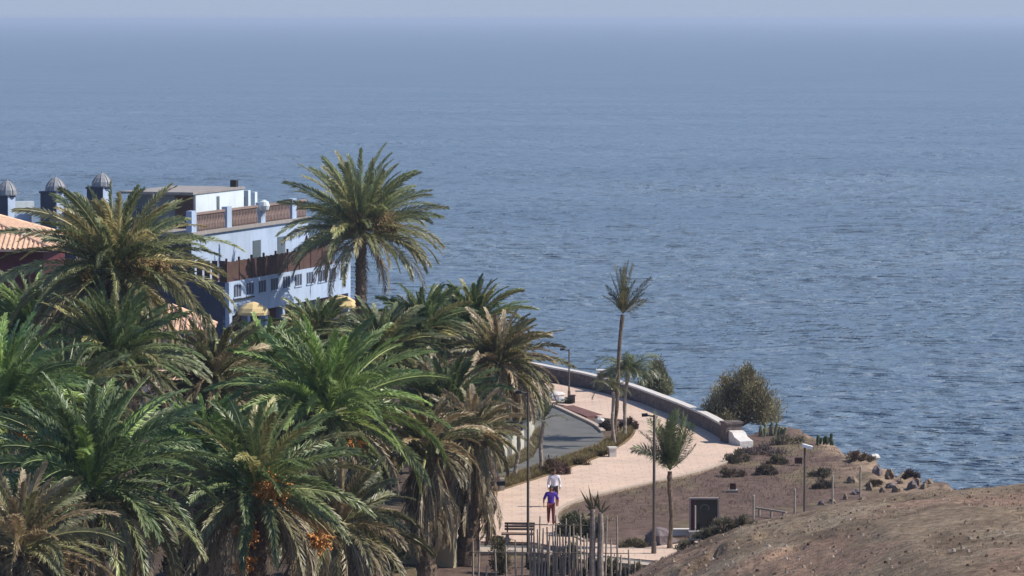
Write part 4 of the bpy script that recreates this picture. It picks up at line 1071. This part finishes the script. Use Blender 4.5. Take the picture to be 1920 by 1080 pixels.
# black panel
g = G(1320, 1006)
t = thing('information_panel', 'black upright panel with a pale rim and a faint grey ring, half hidden by brush', 'sign', tuple(g))
MB().box((g.x, g.y, 0.78), (1.08, 0.12, 1.5)).build('panel', M['glass_black'], t)
fr = MB(); fr.box((g.x, g.y, 1.56), (1.18, 0.2, 0.06)); fr.box((g.x - 0.57, g.y, 0.78), (0.06, 0.2, 1.5)); fr.box((g.x + 0.57, g.y, 0.78), (0.06, 0.2, 1.5)); fr.build('frame', M['rim'], t)
MB().box((g.x - 0.44, g.y - 0.066, 0.85), (0.16, 0.012, 1.3)).build('side_strip', M['maroon'], t)
rg_ = MB(); V = []
rg_.tube([(g.x + 0.02 + 0.17 * math.cos(a), g.y - 0.07, 1.17 + 0.14 * math.sin(a)) for a in np.linspace(-0.5, 3.3, 14)], 0.025, 5)
rg_.build('ring_mark', mat('faint_grey_mark', (0.13, 0.15, 0.15), 0.6, 0.2, 4), t)
g2 = G(1303, 1012)
tag(MB().tube([(g2.x, g2.y - 0.2, 0), (g2.x, g2.y - 0.2, 1.42)], 0.035, 7).build('stick', M['pole_pale'], loc=(g2.x, g2.y - 0.2, 0)), 'pale stick leaning upright in front of the black panel', 'stick')
tag(MB().box((g2.x + 0.05, g2.y - 0.35, 0.18), (0.62, 0.35, 0.36), 0.05).box((g2.x + 0.05, g2.y - 0.35, 0.38), (0.66, 0.39, 0.05), 0.05).build('concrete_block', M['concrete'], loc=(g2.x, g2.y - 0.35, 0)), 'grey concrete block under the pale stick by the black panel', 'block')
a = G(1256, 1004); b = G(1296, 1006)
tag(MB().box(((a.x + b.x) / 2, a.y + 0.1, 0.11), (b.x - a.x, 0.3, 0.22)).box(((a.x + b.x) / 2, a.y + 0.1, 0.24), (b.x - a.x + 0.04, 0.34, 0.05)).build('low_wall', M['coping'], loc=tuple(a)), 'short low whitewashed wall between the brush-like palm and the black panel', 'wall')
g = G(1236, 1022)
tag(MB().rock((g.x, g.y, 0.12), (0.62, 0.5, 0.62), 12, 12).build('boulder', M['grey_rock'], loc=tuple(g)), 'big grey boulder behind the tall grey lamp post at the edge of the paving', 'boulder')
g = G(1640, 862); tag(MB().rock((g.x, g.y, 0.12), (0.3, 0.35, 0.16), 5).build('white_boulder', M['plaster_chunk'], loc=tuple(g)), 'white stone lying on the cliff edge against the sea', 'boulder')

# cliff rocks
rgx = random.Random(4)
cliff = [(1585, 935), (1606, 925), (1630, 918), (1652, 905), (1668, 893), (1690, 905), (1712, 915), (1735, 918), (1560, 942), (1540, 946), (1655, 925), (1680, 922), (1645, 885), (1628, 893), (1700, 895), (1742, 912), (1617, 940), (1598, 905), (1720, 905), (1672, 912)]
ORD = ['leftmost', 'second', 'third', 'fourth', 'fifth', 'sixth', 'seventh', 'eighth', 'ninth', 'tenth', 'eleventh', 'twelfth', 'thirteenth', 'fourteenth', 'fifteenth', 'sixteenth', 'seventeenth', 'eighteenth', 'nineteenth', 'rightmost']
cliff.sort()
for i, (x, y) in enumerate(cliff):
    g = G(x, y); w_ = rgx.uniform(0.10, 0.27)
    o = MB().rock((g.x, g.y, 0.0), (w_, w_ * 1.2, rgx.uniform(0.15, 0.4)), i, 10).build('cliff_rock', M['rock'] if i % 4 else M['grey_rock'], loc=tuple(g))
    tag(o, ('tan' if i % 4 else 'dark grey') + ' angular rock, ' + ORD[i] + (' from the left' if 0 < i < 19 else '') + ' along the cliff edge', 'rock', 'rocks on the cliff edge')

# thin fence posts on the dirt and low rail
for x, yb, yt, lb in ((1413, 972, 930, 'pale thin fence post at the left end of the low timber rail'), (1490, 965, 918, 'thin dark fence post left of the white-headed lamp post'),
                      (1561, 948, 893, 'pale thin fence post just right of the white-headed lamp post'), (1613, 930, 876, 'tall thin fence post nearest the pale cliff rocks')):
    g = G(x, yb); h = P(x, yt, g.y).z
    t = thing('fence_post', lb, 'post', tuple(g), 'thin fence posts on the dirt')
    MB().tube([(g.x, g.y, -0.1), (g.x, g.y, h)], 0.045, 7).build('shaft', M['stake'], t)
    MB().tube([(g.x, g.y, h), (g.x, g.y, h + 0.05)], [0.055, 0.03], 7).build('cap', M['pole_pale'], t)
a = G(1418, 966); b = G(1474, 974)
t = thing('timber_rail', 'low weathered timber rail lying along the foot of the slope beside the fence post', 'rail', tuple(a))
MB().tube([a + Vector((0, 0, 0.32)), b + Vector((0, 0, 0.3))], 0.05, 6).build('rail', M['stake'], t)
for f in (0.1, 0.5, 0.9):
    p = a.lerp(b, f); MB().tube([p, p + Vector((0, 0, 0.31))], 0.05, 6).build('support', M['stake'], t)

# stake fence at the bottom
t = thing('stake_fence', 'uneven fence of weathered upright stakes at the bottom edge of the photo', 'fence', (1.0, 139.5, 0))
rgs = random.Random(11)
stk = [(886, 1015), (899, 1012), (913, 1060), (948, 1022), (966, 1012), (980, 1016), (997, 990), (1002, 984), (1008, 992), (1013, 968), (1019, 990), (1026, 988), (1031, 1000), (1037, 986), (1043, 966), (1050, 990), (1056, 1002), (1062, 972), (1069, 985), (1076, 982), (1083, 1000), (1089, 966), (1096, 1005), (1139, 968), (1147, 1010), (1158, 968), (1166, 1040), (1180, 1030), (928, 1030), (1102, 1000)]
stk += [(994 + k * 7.4 + rgs.uniform(-1.5, 1.5), rgs.uniform(1000, 1045)) for k in range(14)] + [(1165 + k * 9, rgs.uniform(1035, 1060)) for k in range(5)]
for x, yt in stk:
    Y0 = 139.5 + rgs.uniform(-0.25, 0.25); X0 = GX(x, Y0); zt = P(x, yt, Y0).z
    ln_ = rgs.uniform(-0.06, 0.06)
    MB().tube([(X0 - ln_, Y0, -0.1), (X0 - ln_ * 0.4, Y0, zt * 0.5), (X0, Y0, zt)], [0.038, 0.035, 0.026], 6).build('stake', M['stake'], t)
MB().tube([(GX(992, 139.3), 139.25, 2.05), (GX(1104, 139.3), 139.25, 2.0)], 0.018, 5).build('wire', M['pole'], t)
MB().tube([(GX(885, 139.3), 139.25, 1.0), (GX(1180, 139.3), 139.25, 0.95)], 0.018, 5).build('wire', M['pole'], t)
# twin stemmed yucca
Y0 = 138.2
t = thing('twin_yucca', 'twin-stemmed plant with thick pale stems and a few pointed leaves rising from the stake fence', 'plant', (GX(1118, Y0), Y0, 0))
for x, yt in ((1112, 955), (1127, 962)):
    X1 = GX(x, Y0); z1 = P(x, yt, Y0).z
    MB().tube([(X1 + 0.02, Y0, -0.1), (X1 - 0.01, Y0, z1 * 0.4), (X1 + 0.02, Y0, z1 * 0.75), (X1, Y0, z1)], [0.13, 0.115, 0.12, 0.09], 9).build('stem', M['thin_trunk'], t)
ac = Acc(); rg = np.random.default_rng(2)
for x, y, x2, y2 in ((1110, 958, 1086, 915), (1112, 955, 1103, 908), (1114, 955, 1122, 920), (1126, 960, 1108, 925), (1127, 960, 1137, 935), (1112, 960, 1095, 945), (1125, 960, 1120, 918), (1128, 962, 1146, 945), (1110, 957, 1098, 925), (1111, 962, 1099, 968)):
    a = np.array(P(x, y, Y0)); b = np.array(P(x2, y2, Y0 - 0.1)); d_ = b - a; wv = nrm(np.cross(d_, np.array([0, 1.0, 0]))) * 0.045
    m_ = a + d_ * 0.4
    ac.add(np.stack([a - wv * 0.6, a + wv * 0.6, m_ + wv, b, m_ - wv, m_ + np.array([0, 0.05, 0])]), [[0, 1, 2, 5], [0, 5, 4, 4], [5, 2, 3, 3], [4, 5, 3, 3]], np.array([0.12, 0.10, 0.06]))
ac.F = [np.array([[0, 1, 2, 5]]) for _ in ()] or ac.F
def fixf(F_): return [[i for k, i in enumerate(f) if i not in f[:k]] for f in F_]
V_ = np.concatenate(ac.V); FF = []
for f in ac.F: FF += fixf(f.tolist())
link_mesh('leaves', V_, FF, M['leaf'], t, tint=np.concatenate(ac.T))
# brush around the stake fence
BF = 'brush along the stake fence'
for i, (x, w_, h_, c_, lb) in enumerate([(1065, 80, 70, (0.075, 0.075, 0.05), 'dark brush behind the densest stakes'), (1150, 50, 42, (0.13, 0.12, 0.075), 'olive brush right of the twin-stemmed plant'),
                                    (1192, 50, 30, (0.18, 0.155, 0.10), 'pale dry brush where the slope meets the stake fence'), (940, 70, 72, (0.10, 0.09, 0.05), 'ochre brush below the bench'), (1010, 60, 40, (0.09, 0.10, 0.06), 'low green brush at the foot of the dense stakes'),
                                    (1110, 40, 50, (0.07, 0.085, 0.05), 'green brush at the foot of the twin-stemmed plant')]):
    Yb = 140.6 - (i % 3) * 0.5; s = F / Yb
    bush('brush', lb, 'shrub', GX(x, Yb), Yb, w_ / s / 2, w_ / s / 3, h_ / s, c_, 1600, 0.10, seed=i + 40, group=BF, lobes=6)

# ------------------------------------------------------------ people
def skin_mesh(chains, sub=2):
    """chains: list of [(x,y,z,r), ...]; joints that share a position are welded; first joint is the root"""
    V = []; Rr = []; E = []; idx = {}
    for ch in chains:
        prev = None
        for x, y, z, r in ch:
            k = (round(x, 4), round(y, 4), round(z, 4))
            if k not in idx: idx[k] = len(V); V.append((x, y, z)); Rr.append(r)
            i = idx[k]
            if prev is not None and prev != i: E.append((prev, i))
            prev = i
    me = bpy.data.meshes.new('tmp'); me.from_pydata(V, E, [])
    o = bpy.data.objects.new('tmp', me); C.objects.link(o)
    md = o.modifiers.new('s', 'SKIN'); md.use_smooth_shade = True
    for i, sv in enumerate(me.skin_vertices[0].data):
        r = Rr[i]; sv.radius = r if isinstance(r, tuple) else (r, r); sv.use_root = (i == 0)
    s2 = o.modifiers.new('u', 'SUBSURF'); s2.levels = sub; s2.render_levels = sub
    dg = bpy.context.evaluated_depsgraph_get(); dg.update()
    em = bpy.data.meshes.new_from_object(o.evaluated_get(dg))
    Vo = np.array([v.co[:] for v in em.vertices]); Fo = [list(p.vertices) for p in em.polygons]
    bpy.data.objects.remove(o); bpy.data.meshes.remove(me); bpy.data.meshes.remove(em)
    return Vo, Fo
def head_mesh(c, h):
    V = []; n = 20; rows = 14
    for i in range(rows + 1):
        th = PI * i / rows
        for k in range(n):
            ph = 2 * PI * k / n
            x = math.sin(th) * math.sin(ph); y = -math.sin(th) * math.cos(ph); z = math.cos(th)
            sx, sy, sz = 0.335, 0.40, 0.5
            if z < -0.1: sx *= 1 - 0.35 * (-z - 0.1); sy *= 1 - 0.12 * (-z - 0.1)
            f = max(0, -y) ** 8
            d = 0
            if abs(x) < 0.22: d += 0.13 * math.exp(-((z + 0.15) / 0.16) ** 2) * (1 - abs(x) / 0.22) * (y < 0)      # nose
            d -= 0.05 * math.exp(-((z - 0.05) / 0.10) ** 2) * math.exp(-((abs(x) - 0.33) / 0.15) ** 2) * (y < 0)   # eye sockets
            d += 0.03 * math.exp(-((z + 0.45) / 0.08) ** 2) * math.exp(-(x / 0.25) ** 2) * (y < 0)                # lips
            V.append((c[0] + x * sx * h, c[1] + (y * sy - d) * h, c[2] + z * sz * h))
    Fc = [[i * n + k, (i + 1) * n + k, (i + 1) * n + (k + 1) % n, i * n + (k + 1) % n] for i in range(rows) for k in range(n)]
    for s_ in (-1, 1):      # ears
        b = len(V); e = MB().rock((c[0] + s_ * 0.34 * h, c[1] + 0.02 * h, c[2] - 0.04 * h), (0.04 * h, 0.08 * h, 0.13 * h), 3, 8)
        V += e.V; Fc += [[i + b for i in f] for f in e.F]
    return V, Fc
def hand(w_, d, spread, r=0.0085):
    """palm and five fingers from the wrist w_ along d; spread = across-palm direction"""
    w_ = Vector(w_); d = Vector(d).normalized(); s_ = Vector(spread).normalized()
    ch = []; palm = w_ + d * 0.075
    kn = []
    ch.append([(*w_, 0.024), (*(w_ + d * 0.03), 0.028), (*palm, 0.030)])
    cur = Vector((0, -0.25, 0))
    for k, (off, L) in enumerate(((-0.030, 0.062), (-0.010, 0.074), (0.010, 0.068), (0.029, 0.052))):
        b = palm + s_ * off + d * 0.012
        p1 = b + (d + cur * 0.4) * L * 0.5; p2 = p1 + (d + cur * 1.6).normalized() * L * 0.5
        ch.append([(*palm, 0.030), (*b, r * 1.1), (*p1, r), (*p2, r * 0.8)])
    th = w_ + d * 0.03 - s_ * 0.03
    ch.append([(*(w_ + d * 0.03), 0.028), (*th, 0.012), (*(th + (d * 0.7 - s_ * 0.7) * 0.035), 0.011), (*(th + (d * 0.9 - s_ * 0.5) * 0.06), 0.009)])
    return ch
def person(label, g, H, shirt, legm, hairm, stride=0.16, elbow=0.12, long_hair=True, shortleg=False, sleeves=0.5, face=0.0, bag=False):
    s_ = H / 1.7
    x0, y0 = 0, 0
    t = thing('person', label, 'person', tuple(g), 'people walking on the promenade')
    def q(x, y, z): return (x * s_, y * s_, z * s_)
    pel = q(0, 0, 0.95); chest = q(0, 0.0, 1.25); sh = q(0, 0.01, 1.40); neck = q(0, 0, 1.47)
    def r(v): return v * s_
    ch = [[(*pel, (r(.155), r(.105))), (*q(0, 0, 1.08), (r(.13), r(.095))), (*chest, (r(.155), r(.11))), (*sh, (r(.12), r(.085))), (*neck, r(.052)), (*q(0, -0.01, 1.54), r(.05)), (*q(0, -0.015, 1.59), r(0.055))]]
    legs = []; arms = []
    for k in (-1, 1):
        fy = -k * stride
        hip = q(k * 0.085, 0, 0.90); kn = q(k * 0.10, fy * 0.55 - 0.03, 0.50); an = q(k * 0.105, fy, 0.09 + (0.05 if fy > 0 else 0)); toe = q(k * 0.12, fy - 0.17, 0.035 + (0.0))
        legs.append([(*pel, (r(.155), r(.105))), (*hip, r(.088)), (*q(k * 0.095, fy * 0.3 - 0.01, 0.70), r(.075)), (*kn, r(.055)), (*q(k * 0.103, fy * 0.8 - 0.005, 0.32), r(.052)), (*an, r(.036)), (*q(k * 0.11, fy - 0.07, 0.04), r(.036)), (*toe, r(.028))])
        sw = k * 0.10
        shd = q(k * 0.185, 0.0, 1.385); el = q(k * (0.20 + elbow), sw * 0.5 + 0.03, 1.12); wr = q(k * (0.20 + elbow * 0.9), sw - 0.05 - 0.06, 0.89)
        arms.append([(*sh, (r(.12), r(.085))), (*shd, r(.055)), (*q(k * (0.19 + elbow * 0.5), sw * 0.2, 1.25), r(.046)), (*el, r(.038)), (*q(k * (0.20 + elbow * 0.95), sw * 0.7, 1.0), r(.034)), (*wr, r(.024))])
    ch += legs + arms
    Vb, Fb = skin_mesh(ch, 2)
    Vb = Vb.tolist(); Fb = list(Fb)
    for a in arms:
        w_ = Vector(a[-1][:3]); d_ = w_ - Vector(a[-2][:3])
        hv, hf = skin_mesh([[(c_[0], c_[1], c_[2], c_[3]) for c_ in c2] for c2 in hand(w_ - d_.normalized() * 0.01, d_, (0, 1, 0))], 1)
        b = len(Vb); Vb += hv.tolist(); Fb += [[i + b for i in f] for f in hf]
    hc = q(0, -0.02, 1.60); hh = 0.23 * s_
    V2, F2 = head_mesh(hc, hh); b = len(Vb); Vb += V2; Fb += [[i + b for i in f] for f in F2]
    off = np.array(g)
    body = link_mesh('body', np.array(Vb) + off, Fb, M['skin'], t, smooth=True)
    # hair cap
    mb = MB(); n = 18
    prof = []
    V = []; rows = 9
    for i in range(rows + 1):
        th = PI * 0.62 * i / rows
        for k in range(n):
            ph = 2 * PI * k / n; x = math.sin(th) * math.sin(ph); y = -math.sin(th) * math.cos(ph); z = math.cos(th)
            cut = max(z, 0.28) if y < -0.35 else z
            V.append((hc[0] + x * 0.375 * hh, hc[1] + 0.02 * hh + y * 0.43 * hh, hc[2] + cut * 0.545 * hh))
    mb.add(V, [[i * n + k, (i + 1) * n + k, (i + 1) * n + (k + 1) % n, i * n + (k + 1) % n] for i in range(rows) for k in range(n)])
    if long_hair:
        mb.tube([Vector(hc) + Vector((0, 0.06, 0.02)), Vector(hc) + Vector((0, 0.10, -0.10)), Vector(hc) + Vector((0, 0.09, -0.22))], [0.07, 0.075, 0.04], 9)
    link_mesh('hair', np.array([tuple(v) for v in mb.V]) + off, mb.F, M['hair'], t, smooth=True)
    # eyes and mouth
    e = MB()
    for k in (-1, 1): e.rock((k * 0.032 * s_, hc[1] - 0.345 * hh, hc[2] + 0.02 * hh), (0.013, 0.008, 0.007), 1, 8)
    e.rock((0, hc[1] - 0.372 * hh, hc[2] - 0.23 * hh), (0.022, 0.007, 0.005), 1, 8)
    link_mesh('face_features', np.array([tuple(v) for v in e.V]) + off, e.F, M['red_cloth'] if False else M['hair'], t, smooth=True)
    # shirt
    up = lambda rad, a: (tuple(v + a for v in rad) if isinstance(rad, tuple) else rad + a)
    sc = [[(*q(0, 0, 0.86), (r(.175), r(.125))), (*q(0, 0, 0.96), (r(.172), r(.122))), (*q(0, 0, 1.09), (r(.15), r(.115))), (*chest, (r(.172), r(.128))), (*sh, (r(.135), r(.10))), (*q(0, 0, 1.445), r(.07))]]
    for a in arms:
        m_ = 3 if sleeves < 1 else 5
        sc.append([(*sh, (r(.135), r(.10)))] + [(*p[:3], up(p[3], 0.022)) for p in a[1:m_ + 1]])
    Vs, Fs = skin_mesh(sc, 2); link_mesh('shirt', Vs + off, Fs, shirt, t, smooth=True)
    tc = []
    pk = (*q(0, 0, 0.93), (r(.165), r(.118)))
    for l in legs:
        m_ = 3 if shortleg else 5
        tc.append([pk] + [(*p[:3], up(p[3], 0.018)) for p in l[1:m_ + 1]])
    Vt, Ft = skin_mesh(tc, 2); link_mesh('shorts' if shortleg else 'trousers', Vt + off, Ft, legm, t, smooth=True)
    for l in legs:
        a, b_, c_ = [Vector(p[:3]) for p in l[-3:]]
        Vf, Ff = skin_mesh([[(*(a + Vector((0, 0.045, -0.03))), 0.035), (*b_, 0.044), (*c_, 0.036)]], 2)
        link_mesh('shoe', Vf + off, Ff, M['white_cloth'], t, smooth=True)
    return t
person('person in a purple T-shirt and dark red trousers walking towards the camera', G(1033, 986), 1.66, M['purple'], M['red_cloth'], None, elbow=0.11)
person('person in a loose white shirt walking just behind the one in purple', G(1039, 952), 1.66, M['white_cloth'], M['dark_cloth'], None, stride=0.1, elbow=0.06, shortleg=True, sleeves=1)

# ------------------------------------------------------------ sea air
def haze(density=0.00014):
    m = bpy.data.materials.new('haze'); m.use_nodes = True; nt = m.node_tree
    nt.nodes.remove(nt.nodes['Principled BSDF'])
    v = nt.nodes.new('ShaderNodeVolumePrincipled')
    v.inputs['Color'].default_value = (0.66, 0.79, 1.0, 1); v.inputs['Density'].default_value = density
    v.inputs['Anisotropy'].default_value = 0.2
    nt.links.new(v.outputs[0], nt.nodes['Material Output'].inputs['Volume'])
    o = MB().box((0, 0, 4.5), (81000, 81000, 37)).build('haze', m)
    tag(o, 'thin pale blue sea haze that fades the far water into the sky', 'haze', kind='stuff')
haze()
